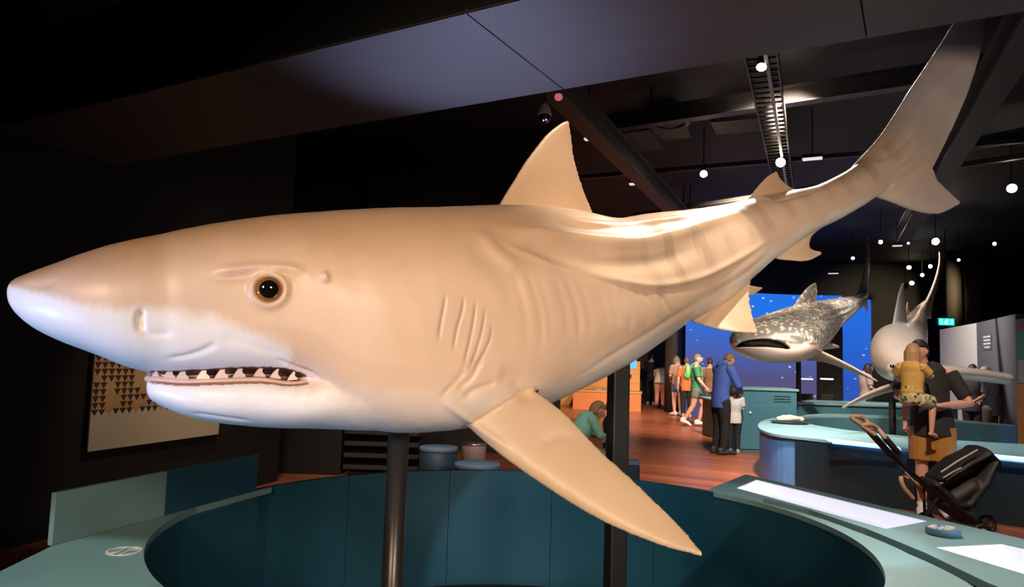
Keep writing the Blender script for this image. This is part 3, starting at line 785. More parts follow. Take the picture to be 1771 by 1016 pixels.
# dark front cladding on the near side and blue light strips let into the edge
fr = [p for p in outer2 if p[1] < 8.75]
fr.sort(key=lambda p: p[0]); fr = [p for p in fr if p[0] < 6.7]
nout = [tuple(np.array(p)*1.004 - c2*0.004) for p in fr]
mesh('front_cladding', plate(fr + nout[::-1], [], 0.0, Z2 - 0.05), mat('dark_cladding', (.006, .022, .030), .45, var=.1, vscale=3), b2)
def strip(pxs, w, m_):
    ps = [np.array([*z2(a_, b_, Z2)]) for a_, b_ in pxs]
    sd_ = [tuple(p + nrm(np.array([0.3, 0.95]))*w) for p in ps]
    o = mesh('light_strip', plate([tuple(p) for p in ps] + sd_[::-1], [], Z2, Z2 + 0.02), m_, b2); return o
strip([(1432, 764), (1500, 772), (1556, 778)], 0.16, led_w); strip([(1440, 768), (1500, 774), (1558, 780)], 0.05, led_m)
strip([(1650, 788), (1700, 793), (1771, 800), (1900, 812)], 0.05, led_m); strip([(1650, 785.5), (1700, 790), (1771, 797), (1900, 808)], 0.14, led_w)
# tray with specimen on its left end
tr = PZ(1366, 733, Z2); ty = empty('specimen_tray', (tr[0], tr[1], Z2)); tag(ty, 'oval dark tray with a tan fossil specimen on the end of the second bench', 'specimen tray')
mesh('tray', xf(lathe([(.20, 0), (.27, .02), (.275, .03), (.255, .028), (.19, .012)], 40), sc=(1, .8, 1)), mat('dark_tray', (.02, .06, .09), .35), ty, True, False)

sp = bpy.data.objects.new('specimen', remesh(join(tube([(-.16, 0, .06), (0, .01, .075), (.17, .0, .06)], [(.05, .04), (.08, .055), (.05, .04)], 14, ref=(0, 1, 0)), ellipsoid((.06, -.03, .08), (.09, .05, .035)), ellipsoid((-.07, .02, .08), (.07, .05, .04))), .012, 2))
COL.objects.link(sp); sp.parent = ty; sp.data.materials.append(mat('fossil_tan', (.55, .46, .34), .7, var=.3, vscale=30))
# teal cabinet behind the bench end and the long far bench
cab_m = mat('teal_cabinet', (.05, .16, .21), .5, var=.1, vscale=2); cabt = mat('pale_cabinet_top', (.17, .32, .34), .5)
cb0 = PZ(1276, 786, 0.0)
cab = empty('teal_cabinet', (cb0[0] + .55, cb0[1] + .62, 0)); tag(cab, 'tall teal cabinet with pale top and small white knob beside the second bench', 'cabinet')
mesh('body', bbox((0, 0, .52), (1.1, .6, 1.04), .01), cab_m, cab, world=False)
mesh('top', bbox((0, 0, 1.06), (1.16, .66, .04), .008), cabt, cab, world=False)
mesh('door', bbox((-.05, -.31, .42), (.9, .02, .74), .006), cab_m, cab, world=False)
mesh('knob', ellipsoid((-.25, -.33, .66), (.022, .02, .022), 16, 10), mat('white_knob', (.8, .8, .8), .4), cab, True, False)
for k in range(3): mesh('vent_slot', bbox((.30, -.303, .86 + k*.045), (.28, .008, .018), .002), mat('slot_dark', (.01, .03, .04), .6), cab, world=False)
fb = empty('long_far_bench', (6.45, 14.8, 0)); tag(fb, 'long low teal bench with pale top below the whale shark model', 'bench')
mesh('body', bbox((0, 0, .36), (4.8, .9, .72), .02), cab_m, fb, world=False)
mesh('top', bbox((0, 0, .74), (4.9, 1.0, .05), .012), cabt, fb, world=False)
wp = mesh('white_leaflet', bbox((4.95, 14.6, .772), (.9, .45, .012), .003), mat('paper_white', (.75, .77, .78), .6)); tag(wp, 'white information panel lying on the long far bench', 'info panel')
# ================================================================== whale shark model
WS = [station_c((1331, 593), 12.40, .40, .06), station_c((1331, 592), 12.44, .58, .16), station_c((1333, 591), 12.58, .70, .30), station_c((1344, 588), 13.0, .76, .42),
      station_c((1366, 579), 13.6, .70, .46), station_c((1396, 563), 14.4, .58, .43), station_c((1431, 545), 15.2, .40, .32), station_c((1465, 530), 16.0, .24, .21),
      station_c((1488, 519), 16.6, .13, .13), station_c((1497, 510), 16.9, .07, .10)]
w_body = loft(WS, 90, 44, 0.9, 0.9, 0.85)
w_parts = [w_body,
    fin([(1362, 548, 13.9), (1382, 515, 14.2), (1398, 496, 14.4), (1409, 489, 14.5)], [(1416, 545, 14.6), (1413, 520, 14.6), (1413, 500, 14.6), (1411, 490, 14.55)], .16, .04),
    fin([(1445, 530, 15.5), (1450, 518, 15.6), (1453, 513, 15.65)], [(1468, 528, 15.9), (1460, 521, 15.8), (1454, 514, 15.7)], .07, .03),
    fin([(1470, 525, 16.5), (1486, 502, 16.8), (1494, 470, 17.0), (1498, 438, 17.15), (1500, 408, 17.25)], [(1500, 532, 17.1), (1500, 502, 17.15), (1503, 470, 17.2), (1504, 438, 17.25), (1502, 409, 17.27)], .14, .04),
    fin([(1490, 520, 16.8), (1496, 532, 16.95), (1499, 541, 17.0)], [(1497, 515, 17.0), (1500, 528, 17.02), (1500, 541, 17.02)], .08, .03),
    fin([(1392, 597, 13.3), (1425, 610, 13.0), (1470, 632, 12.75), (1519, 660, 12.5)], [(1396, 624, 13.7), (1430, 628, 13.3), (1472, 643, 12.95), (1518, 661, 12.55)], .14, .035),
    fin([(1402, 602, 14.6), (1428, 592, 14.6), (1452, 599, 14.6)], [(1405, 606, 14.9), (1430, 605, 14.8), (1452, 602, 14.65)], .08, .03),
    fin([(1283, 598, 13.7), (1292, 594, 14.3), (1300, 590, 14.9)], [(1310, 600, 14.0), (1306, 596, 14.5), (1302, 592, 15.0)], .1, .03)]
me = remesh(join(*w_parts), 0.017, 4, 0.5)
v = mesh_np(me); N = mesh_normals(me); bvh = bvh_of(me); mo = np.zeros(len(v))
ml = np.array([hit(bvh, *p)[0] for p in [(1274, 600), (1284, 597), (1296, 595), (1312, 594), (1328, 594), (1344, 596), (1356, 599), (1366, 603)]])
md_, mt_ = polydist(v, ml); prof_ = .075*np.sqrt(np.clip(np.sin(np.pi*np.clip(mt_, .001, .999)), 0, 1)) + 1e-4
mo = 1 - sstep(.80, 1.05, md_/prof_)
v = v + np.array([.05, .22, .0])*(1 - sstep(.55, 1.0, md_/prof_))[:, None]
for px_, w_, d_ in (([(1395, 535), (1430, 538), (1470, 528)], .04, -.03), ([(1390, 548), (1430, 552), (1475, 535)], .03, -.03), ([(1400, 543), (1440, 545), (1475, 530)], .03, .03), ([(1385, 545), (1402, 570), (1408, 595)], .05, -.03), ([(1370, 556), (1390, 580), (1397, 600)], .03, .02)):
    v = groove(v, N, bvh, px_, w_, d_)
set_co(me, v); N = mesh_normals(me)
Cw, Uw, Sw = loft_frames(WS, 100); s, h = body_coords(v, Cw, Uw); noi = vnoise(v, 5, 3)
bl = 1 - sstep(-.16, .02, h + .12 + .05*noi)
grey_ = np.array([.15, .14, .13]); pale = np.array([.66, .52, .46])
col = grey_*(1 + .25*noi)[:, None]
pts = v[rng.choice(len(v), 2400, replace=False)]
dm = np.full(len(v), 9.0)
for p in pts: dm = np.minimum(dm, ((v - p)**2).sum(1))
sp_ = 1 - sstep(.012, .030, np.sqrt(dm)); col = col*(1 - sp_*.7)[:, None] + np.array([.62, .58, .52])*(sp_*.7)[:, None]
col = col*(1 - bl)[:, None] + pale*bl[:, None]
col = col*(1 - mo)[:, None] + np.array([.006, .004, .004])*mo[:, None]
fw = np.zeros(len(v), bool)
for fv, ff in (w_parts[5], w_parts[6]):
    fb_ = BVHTree.FromPolygons([tuple(map(float, p)) for p in fv], ff); fa = np.array(fv)
    for i in np.where(np.all((v > fa.min(0) - .02) & (v < fa.max(0) + .02), axis=1))[0]:
        if fb_.find_nearest(Vector(v[i]), 0.03)[0] is not None: fw[i] = True
col[fw] = np.array([.56, .46, .38])
set_col(me, 'skin', np.clip(col, 0, 1)); me.materials.append(skin_mat('whale_shark_skin', .35, .3, .12, 60)); me.name = 'whale_body'
wc = P(1380, 580, 14.4)
ws = empty('whale_shark_model', (wc[0], wc[1] - .2, 0)); tag(ws, 'spotted grey whale shark model with wide dark mouth before the blue screen', 'shark model')
wparent(newobj('body', me), ws)
mesh('support_pole', xf(lathe([(.05, .765), (.05, wc[2])], 16), (wc[0] + .05, wc[1] + .1, 0)), black_pole, ws)

# ================================================================== hammerhead model
HS = [station_c((1585, 647), 9.05, .12, .07), station_c((1576, 640), 9.25, .20, .14), station_c((1562, 626), 9.6, .29, .27), station_c((1554, 612), 10.0, .35, .38), station_c((1560, 600), 10.7, .33, .36),
      station_c((1575, 578), 11.5, .24, .27), station_c((1586, 555), 12.2, .15, .18), station_c((1594, 538), 12.8, .09, .12), station_c((1600, 528), 13.0, .05, .08)]
ham = [[*P(1546, 640, 9.05)], [*P(1565, 643, 8.98)], [*P(1600, 646, 8.95)], [*P(1650, 645, 8.95)], [*P(1700, 650, 8.92)], [*P(1742, 656, 8.86)]]
h_parts = [loft(HS, 80, 40, .9, .9, .9),
    tube(ham, [(.10, .09), (.14, .11), (.2, .12), (.17, .085), (.15, .075), (.13, .07)], 20, ref=(0, 1, 0), steps=40),
    fin([(1542, 575, 10.2), (1549, 535, 10.35), (1555, 505, 10.45), (1561, 489, 10.55)], [(1572, 580, 10.7), (1567, 545, 10.7), (1565, 512, 10.65), (1563, 490, 10.58)], .12, .03),
    fin([(1565, 548, 11.5), (1567, 533, 11.6), (1569, 522, 11.7)], [(1575, 550, 11.9), (1572, 538, 11.8), (1570, 523, 11.75)], .05, .025),
    fin([(1580, 548, 12.6), (1603, 518, 12.9), (1618, 480, 13.1), (1624, 452, 13.2), (1624, 435, 13.25)], [(1610, 552, 13.0), (1614, 520, 13.1), (1626, 480, 13.2), (1631, 452, 13.28), (1627, 436, 13.3)], .12, .035),
    fin([(1560, 660, 9.75), (1530, 668, 9.6), (1492, 684, 9.35), (1456, 705, 9.1)], [(1572, 672, 10.0), (1535, 680, 9.75), (1495, 693, 9.45), (1457, 707, 9.15)], .11, .025),
    fin([(1595, 650, 9.9), (1640, 662, 9.8), (1680, 675, 9.7)], [(1600, 656, 10.2), (1642, 668, 10.0), (1680, 677, 9.75)], .1, .025),
    fin([(1530, 628, 11.0), (1518, 632, 11.1), (1507, 632, 11.2)], [(1530, 636, 11.4), (1520, 637, 11.35), (1508, 634, 11.3)], .06, .025)]
me = remesh(join(*h_parts), 0.012, 4, 0.5)
v = mesh_np(me); N = mesh_normals(me); noi = vnoise(v, 5, 6)
und = 1 - sstep(-.8, -.4, N[:, 2] + .1*noi)
col = np.array([.32, .24, .19])*(1 + .12*noi)[:, None]*(1 - und)[:, None] + np.array([.72, .68, .68])*und[:, None]
set_col(me, 'skin', np.clip(col, 0, 1)); me.materials.append(skin_mat('hammerhead_skin', .38, .25, .06, 120)); me.name = 'hammerhead_body'
hc = P(1556, 640, 10.0)
hs = empty('hammerhead_model', (hc[0], hc[1], 0)); tag(hs, 'greyish hammerhead shark model with tall dorsal fin behind the man', 'shark model')
wparent(newobj('body', me), hs)
mesh('support_pole', xf(lathe([(.045, 0), (.045, hc[2] - .05)], 16), (P(1543, 690, 10.0)[0], 10.0, 0)), black_pole, hs)
for e_ in (P(1543, 634, 8.93), P(1747, 656, 8.78)):
    mesh('eye', ellipsoid(e_, (.028, .028, .028), 14, 10), pupil_m, hs, True)

# ================================================================== curved blue screen
def screen_mat(name, top, bot, strength, dens=14.0):
    m = bpy.data.materials.new(name); m.use_nodes = True; nt = m.node_tree; L = nt.links.new; b = nt.nodes['Principled BSDF']
    tc = nd(nt, 'ShaderNodeTexCoord'); sp = nd(nt, 'ShaderNodeSeparateXYZ'); L(tc.outputs['Generated'], sp.inputs[0])
    cr2 = nd(nt, 'ShaderNodeValToRGB'); L(sp.outputs['Z'], cr2.inputs[0])
    e = cr2.color_ramp.elements; e[0].position = .30; e[0].color = (*bot, 1); e[1].position = .85; e[1].color = (*top, 1)
    vo = nd(nt, 'ShaderNodeTexVoronoi', Scale=dens); mp = nd(nt, 'ShaderNodeMapping'); mp.inputs['Scale'].default_value = (1, 1, 1.6); L(tc.outputs['Object'], mp.inputs[0]); L(mp.outputs[0], vo.inputs['Vector'])
    rm = nd(nt, 'ShaderNodeMapRange'); rm.inputs['From Min'].default_value = .10; rm.inputs['From Max'].default_value = .16; rm.inputs['To Min'].default_value = 1; rm.inputs['To Max'].default_value = 0; L(vo.outputs['Distance'], rm.inputs['Value'])
    n = nd(nt, 'ShaderNodeTexNoise', Scale=.8); L(tc.outputs['Object'], n.inputs['Vector']); r2 = nd(nt, 'ShaderNodeMapRange'); r2.inputs['From Min'].default_value = .48; r2.inputs['From Max'].default_value = .6; L(n.outputs['Fac'], r2.inputs['Value'])
    mu = nd(nt, 'ShaderNodeMath', operation='MULTIPLY'); L(rm.outputs[0], mu.inputs[0]); L(r2.outputs[0], mu.inputs[1])
    mx = nd(nt, 'ShaderNodeMix', data_type='RGBA'); L(mu.outputs[0], mx.inputs[0]); L(cr2.outputs[0], mx.inputs[6]); mx.inputs[7].default_value = (.75, .85, 1, 1)
    b.inputs['Base Color'].default_value = (.01, .01, .015, 1); b.inputs['Roughness'].default_value = .3
    L(mx.outputs[2], b.inputs['Emission Color']); b.inputs['Emission Strength'].default_value = strength
    return m
sl_, sr_ = P(1186, 600, 19.5), P(1508, 600, 20.5)
scr = empty('curved_video_screen', ((sl_[0] + sr_[0])/2, (sl_[1] + sr_[1])/2, 0)); tag(scr, 'tall curved blue video screen showing small white fish', 'screen')
xs = np.linspace(sl_[0], sr_[0], 9)
sm_a = screen_mat('screen_blue_violet', (.015, .17, .80), (.085, .078, .20), 1.0, 3.2); sm_b = screen_mat('screen_deep_blue', (.015, .15, .75), (.012, .085, .48), 1.0, 3.2)
for k in range(8):
    xm0, xm1 = xs[k] + .012, xs[k+1] - .012
    yb = lambda x: sl_[1] + (sr_[1] - sl_[1])*(x - sl_[0])/(sr_[0] - sl_[0]) + .9*(1 - ((x - (sl_[0] + sr_[0])/2)/((sr_[0] - sl_[0])/2))**2)
    zt = 3.52 if k < 7 else 3.40
    pts_ = [(x, yb(x)) for x in np.linspace(xm0, xm1, 6)]; bk_ = [(x, y + .08) for x, y in pts_][::-1]
    if k == 6:
        mesh('dark_column', plate(pts_ + bk_, [], 0.0, zt - .9), black, scr); mesh('screen_panel', plate(pts_ + bk_, [], zt - .89, zt), sm_b, scr)
    else: mesh('screen_panel', plate(pts_ + bk_, [], .0, zt), sm_b if k == 7 else sm_a, scr)
for px_, pl_ in ((1395, 'slim dark post with a bright bar under the whale shark chin'), (1430, 'slim dark post with a bright bar under the whale shark pectoral fin')):
    e_ = P(px_, 656, 15.6)
    o = mesh('slim_light_bar', bbox((0, 0, .44), (.26, .05, .88), .01), black, world=False); o.location = (e_[0], e_[1], 0)
    tag(o, pl_, 'light post', 'slim light posts behind the far bench')
    l_ = mesh('bar', bbox((0, 0, e_[2] - .0), (.27, .04, .03), .004), mat('bar_white', (.9, .9, 1), .4, emit=(.8, .85, 1), estr=1.5), o, world=False)

# ================================================================== orange timber displays on the left far side
orange = wood_mat('orange_timber', (.55, .22, .05), (.78, .36, .10), .45, .04, (2, 2, 14))
orange2 = wood_mat('orange_timber_dark', (.50, .15, .045), (.66, .23, .08), .45, .04, (2, 2, 14))
stone_m = mat('relief_map_grey', (.30, .27, .25), .7, var=.5, vscale=6, bump=.6, bscale=9)
o0 = PZ(1112, 713, 0)
pd = empty('timber_plinth', (o0[0] - .95, o0[1] + .55, 0), -.18); tag(pd, 'low orange timber plinth with a grey relief model on top', 'plinth')
mesh('body', bbox((0, 0, .26), (1.95, 1.1, .52), .01), orange2, pd, world=False)
mesh('top', bbox((0, 0, .54), (2.0, 1.15, .04), .008), orange, pd, world=False)
rl = bpy.data.objects.new('relief_model', remesh(join(*[ellipsoid((-.45 + .09*k, .1*math.sin(k*2.1), .57), (.2, .22, .03 + .02*math.sin(k)**2), 14, 8) for k in range(10)]), .02, 2)); COL.objects.link(rl); rl.parent = pd; rl.data.materials.append(stone_m)
o1 = P(1005, 660, o0[1] + .9)
bk2 = empty('timber_back_unit', (o1[0] + .25, o0[1] + 2.0, 0), -.18); tag(bk2, 'orange timber back unit standing behind the low plinth', 'display unit')
mesh('body', bbox((0, 0, .55), (2.2, .5, 1.1), .01), orange, bk2, world=False)
mesh('upper_panel', bbox((0, .1, 1.5), (2.2, .2, .74), .01), mat('dark_panel', (.03, .025, .022), .6), bk2, world=False)
for k in range(3): mesh('drawer_front', bbox((-.72 + .72*k, -.26, .83), (.68, .02, .44), .008), orange, bk2, world=False)
o2 = P(1091, 640, o0[1] + 1.15)
ts2 = empty('timber_screen_stand', (o2[0] + .02, o2[1] + .12, 0), -.18); tag(ts2, 'tall orange timber stand with a glowing blue touch screen', 'screen stand')
mesh('body', bbox((0, 0, .72), (.56, .4, 1.44), .01), orange, ts2, world=False)
mesh('drawer', bbox((0, -.205, .95), (.48, .02, .36), .006), orange, ts2, world=False)
mesh('touch_screen', bbox((.02, -.21, 1.40), (.30, .03, .36), .008), mat('touch_blue', (.02, .1, .2), .2, emit=(.10, .42, .95), estr=1.3), ts2, world=False)
mesh('slot', bbox((0, -.218, .98), (.05, .01, .12), .002), black, ts2, world=False)
# ================================================================== poster on the left wall
pm = bpy.data.materials.new('triangle_print'); pm.use_nodes = True; nt = pm.node_tree; L = nt.links.new; b = nt.nodes['Principled BSDF']
tc = nd(nt, 'ShaderNodeTexCoord'); sp = nd(nt, 'ShaderNodeSeparateXYZ'); L(tc.outputs['Object'], sp.inputs[0])
def mth(op, a, b_=None):
    n = nd(nt, 'ShaderNodeMath', operation=op)
    for i, q_ in enumerate((a, b_)):
        if q_ is None: continue
        if isinstance(q_, (int, float)): n.inputs[i].default_value = q_
        else: L(q_, n.inputs[i])
    return n.outputs[0]
RW, CWt = 0.055, 0.070
vy = mth('DIVIDE', sp.outputs['Z'], RW); vx = mth('DIVIDE', sp.outputs['X'], CWt)
row = mth('FLOOR', vy); fy = mth('FRACT', vy); offx = mth('ADD', vx, mth('MULTIPLY', mth('MODULO', row, 2.0), 0.0)); colx = mth('FLOOR', offx); fx = mth('ABSOLUTE', mth('SUBTRACT', mth('MULTIPLY', mth('FRACT', offx), 2.0), 1.0))
tri = mth('LESS_THAN', fx, fy)                           # triangles pointing down
cv = nd(nt, 'ShaderNodeCombineXYZ'); L(colx, cv.inputs[0]); L(row, cv.inputs[1]); wn = nd(nt, 'ShaderNodeTexWhiteNoise', noise_dimensions='2D'); L(cv.outputs[0], wn.inputs['Vector'])
band_ = mth('LESS_THAN', mth('FRACT', mth('DIVIDE', colx, 4.0)), 0.45)
dk = mth('MULTIPLY', tri, mth('LESS_THAN', wn.outputs['Value'], mth('ADD', mth('MULTIPLY', band_, .55), .40)))
nz = nd(nt, 'ShaderNodeTexNoise', Scale=5.0, Detail=4.0); L(tc.outputs['Object'], nz.inputs['Vector'])
m1 = nd(nt, 'ShaderNodeMix', data_type='RGBA'); L(nz.outputs['Fac'], m1.inputs[0]); m1.inputs[6].default_value = (.42, .17, .05, 1); m1.inputs[7].default_value = (.72, .46, .23, 1)
m2 = nd(nt, 'ShaderNodeMix', data_type='RGBA'); L(dk, m2.inputs[0]); L(m1.outputs[2], m2.inputs[6]); m2.inputs[7].default_value = (.05, .022, .010, 1)
edge = mth('LESS_THAN', sp.outputs['Z'], mth('ADD', .28, mth('MULTIPLY', fx, .045)))
m3 = nd(nt, 'ShaderNodeMix', data_type='RGBA'); L(edge, m3.inputs[0]); L(m2.outputs[2], m3.inputs[6]); m3.inputs[7].default_value = (.62, .50, .36, 1)
L(m3.outputs[2], b.inputs['Base Color']); b.inputs['Roughness'].default_value = .7
PW = float(np.linalg.norm((LW1 - LW0)[:2]))
po = mesh('printed_banner', bbox((PW/2, .008, .62), (PW, .016, 1.24), .002), pm, world=False)
po.location = (LW0[0], LW0[1], LW0[2]); po.rotation_euler = (0, 0, math.atan2(ld[1], ld[0])); po.location = tuple(LW0 + ln*0.02 - np.array([0, 0, 0]))
tag(po, 'cream banner printed with brown triangle rows on the black left wall', 'banner')
spot('banner_spot', tuple(LW0 + ln*1.6 + ld*0.6 + np.array([0, 0, 2.6])), tuple(LW0 + ld*0.8 + np.array([0, 0, .3])), 80, (1, .85, .6), 50, .7, .05)
# black platform and slatted crate along the left, stools
pf = P(560, 795, 9.0)
bx_ = empty('black_platform', (-1.9, 9.3, 0), 0); tag(bx_, 'black slatted platform at the foot of the dark back wall', 'platform')
mesh('body', bbox((-.75, 0, .34), (1.3, .9, .68), .01), plinth_m, bx_, world=False)
for k in range(4): mesh('slat', bbox((.38, -.1, .10 + k*.14), (.9, .7, .05), .006), mat('slat_grey', (.03, .027, .027), .6), bx_, world=False)
stool_side = mat('stool_navy', (.016, .05, .075), .55, var=.1); stool_top = mat('stool_blue_top', (.16, .26, .38), .5, var=.08)
def stool(px, py, Y, r, ht, label, sq=False):
    c_ = P(px, py, Y); e = empty('stool', (c_[0], c_[1], 0)); tag(e, label, 'stool', 'blue stools behind the round bench')
    if sq:
        mesh('base', bbox((0, 0, (ht - .05)/2), (2*r, 2*r, ht - .05), .02), stool_side, e, world=False); mesh('seat', bbox((0, 0, ht - .025), (2*r, 2*r, .05), .018), stool_top, e, world=False)
    else:
        mesh('base', lathe([(r*.97, 0), (r*.97, ht - .045)], 40), stool_side, e, True, False); mesh('seat', lathe([(r*.98, ht - .045), (r, ht - .035), (r, ht - .012), (r*.97, ht)], 40), stool_top, e, True, False)
stool(759, 772, 8.2, .215, .46, 'taller round navy stool with blue seat behind the round bench')
stool(826, 800, 7.2, .225, .44, 'low round stool with pale blue seat close behind the round bench')
stool(1086, 792, 7.7, .11, .45, 'small square dark stool beside the black shark pole', True)
lmp = P(820, 771, 9.6); e = empty('pale_canister', (lmp[0], lmp[1], 0)); tag(e, 'pale pinkish canister with a shiny rim standing behind the stools', 'canister')
mesh('body', lathe([(.16, 0), (.16, .30), (.155, .32)], 32), mat('canister_pink', (.45, .33, .32), .5), e, True, False)
mesh('rim', lathe([(.157, .32), (.165, .325), (.165, .345), (.15, .35)], 32), mat('rim_steel', (.7, .68, .66), .2, metal=.9), e, True, False)

# ================================================================== right side: partition, panels, exit sign
wgrey = mat('partition_grey', (.10, .098, .105), .75, var=.08); wwhite = mat('partition_white', (.68, .64, .58), .75, var=.06)
A0 = P(1758, 620, 12.0); A1 = P(1690, 620, 14.6); A2 = P(1626, 620, 17.6)
slab('partition_grey', A1[:2], A0[:2], 0, 2.45, .12, wgrey, None); tag(bpy.data.objects['partition_grey'], 'dark grey free-standing partition with small white text', 'partition')
slab('partition_white', A2[:2], A1[:2], 0, 2.45, .12, wwhite, None); tag(bpy.data.objects['partition_white'], 'pale white partition with small plaque and wall hooks', 'partition')
pd_ = nrm((A0 - A1)*np.array([1, 1, 0])); pn = np.array([-pd_[1], pd_[0], 0]); pn = pn if np.dot(pn, CAM - A0) > 0 else -pn
def on_part(name, px, py, base, w_, h_, m_, label, cat, th=.015):
    d_ = ray(px, py); t_ = np.dot(base - CAM, pn)/np.dot(d_, pn); c_ = CAM + d_*t_ + pn*.008
    o = mesh(name, bbox((0, 0, 0), (w_, th, h_), .002), m_, world=False); o.location = tuple(c_); o.rotation_euler = (0, 0, math.atan2(pd_[1], pd_[0]))
    if label: tag(o, label, cat)
    return o
txt = mat('white_print', (.7, .7, .7), .6)
tb = on_part('wall_text', 1708, 592, A0, .62, .30, wgrey, 'small block of white printed text on the grey partition', 'wall text', .006)
for k, w_ in enumerate((.56, .5, .54, .4)):
    o = mesh('text_line', bbox((0, 0, .10 - .066*k), (w_, .012, .026), .001), txt, tb, world=False)
on_part('wall_plaque', 1633, 588, A1, .7, .13, mat('plaque_white', (.75, .73, .68), .5), 'small white plaque at the top of the white partition', 'plaque')
on_part('wall_hook', 1655, 618, A1, .14, .38, mat('hook_dark', (.05, .05, .05), .5), 'thin dark fitting on the white partition', 'wall fitting')
tp0, tp1 = P(1757, 620, 11.4), P(1850, 620, 10.2)
tpn = empty('teal_info_panel', (tp0[0], tp0[1], 0), math.atan2((tp1 - tp0)[1], (tp1 - tp0)[0])); tag(tpn, 'teal information panel with red heading and white sheet above an orange base', 'info panel')
TL = float(np.linalg.norm((tp1 - tp0)[:2])); zt_ = P(1757, 553, 11.4)[2]; zm = P(1757, 664, 11.4)[2]
mesh('panel', bbox((TL/2, .05, (zm + zt_)/2), (TL, .1, zt_ - zm), .006), mat('panel_teal', (.12, .36, .36), .6), tpn, world=False)
mesh('red_heading', bbox((TL/2 + .05, -.004, P(1765, 566, 11.4)[2]), (TL - .02, .01, .075), .002), mat('red_print', (.65, .09, .10), .6), tpn, world=False)
mesh('white_sheet', bbox((TL/2 + .05, -.004, P(1765, 643, 11.4)[2]), (TL - .02, .01, .36), .002), mat('sheet_white', (.5, .5, .56), .6), tpn, world=False)
mesh('base', bbox((TL/2, .05, zm/2), (TL, .12, zm), .006), orange, tpn, world=False)
ep = P(1637, 557, 18.0)
ex = empty('exit_sign', (ep[0], ep[1], ep[2])); tag(ex, 'glowing green exit sign with running figure hanging below the dark ceiling', 'exit sign')
mesh('box', bbox((0, .05, 0), (.42, .08, .20), .006), black, ex, world=False)
mesh('face', bbox((0, .005, 0), (.39, .012, .17), .003), mat('exit_green', (.02, .4, .3), .4, emit=(.02, .85, .62), estr=1.4), ex, world=False)
figm = mat('exit_white', (.8, 1, .95), .4, emit=(.7, 1, .95), estr=1.6)
mesh('running_figure', join(ellipsoid((.012, -.006, .05), (.016, .004, .016), 12, 8), tube([(.006, -.006, .03), (-.012, -.006, -.01)], .011, 8), tube([(-.012, -.006, -.01), (.02, -.006, -.03), (.012, -.006, -.065)], .007, 8), tube([(-.012, -.006, -.01), (-.03, -.006, -.04), (-.06, -.006, -.045)], .007, 8), tube([(.004, -.006, .024), (.035, -.006, .008)], .006, 8), tube([(.004, -.006, .024), (-.035, -.006, .02), (-.045, -.006, 0)], .006, 8)), figm, ex, world=False)
for x in (-.13, .13): mesh('pictogram_panel', bbox((x, -.003, 0), (.07, .006, .12), .002), mat('exit_pale', (.3, .9, .8), .4, emit=(.12, .9, .75), estr=1.5), ex, world=False)
mesh('hanger', lathe([(.012, .1), (.012, CEIL - ep[2])], 8), black, ex, world=False)
# ================================================================== ceiling: beams, trays, ducts, lamps
steel = mat('dark_steel', (.035, .032, .032), .55, metal=.3); steel2 = mat('grey_steel', (.06, .055, .054), .5, metal=.3)
def beam(name, a, b, w, hgt, m_, label, cat, group=None, flanges=True):
    a, b = np.asarray(a, float), np.asarray(b, float); L_ = float(np.linalg.norm(b - a)); e = empty(name, tuple((a + b)/2)); e.rotation_euler = (0, 0, math.atan2((b - a)[1], (b - a)[0]))
    tag(e, label, cat, group)
    if flanges:
        mesh('web', bbox((0, 0, 0), (L_, .02, hgt), .002), m_, e, world=False)
        for z in (-hgt/2, hgt/2): mesh('flange', bbox((0, 0, z), (L_, w, .02), .003), m_, e, world=False)
    else: mesh('bar', bbox((0, 0, 0), (L_, w, hgt), .008), m_, e, world=False)
    for t in (-.35, .35): mesh('hanger', xf(lathe([(.012, hgt/2), (.012, CEIL - float(a[2]))], 8), (L_*t, 0, 0)), black, e, world=False)
    return e
def zt(px, py, z): return PZ(px, py, z)
a_, b_ = zt(955, 140, 4.2), zt(1135, 328, 4.2); d_ = b_ - a_
beam('steel_beam', a_ - d_*.3, b_ + d_*1.0, .22, .26, steel2, 'grey steel beam running back past the tall dorsal fin', 'beam')
a_, b_ = zt(1035, 217, 4.62), zt(1590, 132, 4.62); d_ = b_ - a_
beam('steel_crossbeam', a_ - d_*.05, b_ + d_*.6, .16, .2, steel2, 'dark steel crossbeam passing in front of the cable tray', 'beam')
a_, b_ = zt(1050, 303, 4.56), zt(1350, 278, 4.56); d_ = b_ - a_
beam('lighting_bar', a_ - d_*.3, b_ + d_*1.2, .07, .07, steel2, 'thin lighting bar behind the bright ceiling spotlight', 'lighting bar', None, False)
a_, b_ = zt(1140, 366, 4.56), zt(1310, 340, 4.56); d_ = b_ - a_
beam('lighting_bar', a_ - d_*.3, b_ + d_*2.5, .08, .08, steel2, 'thin lighting bar low over the small second dorsal fin', 'lighting bar', None, False)
a_, b_ = zt(1775, 40, 4.2), zt(1630, 290, 4.2); d_ = b_ - a_
beam('steel_beam', a_ - d_*.3, b_ + d_*1.2, .24, .28, steel2, 'dark steel beam running back beside the shark tail fin', 'beam')
a_, b_ = zt(1620, 262, 4.7), zt(1771, 232, 4.7); d_ = b_ - a_
beam('steel_crossbeam', a_ - d_*.05, b_ + d_*.6, .12, .14, steel, 'short dark crossbeam to the right of the tail fin', 'beam')
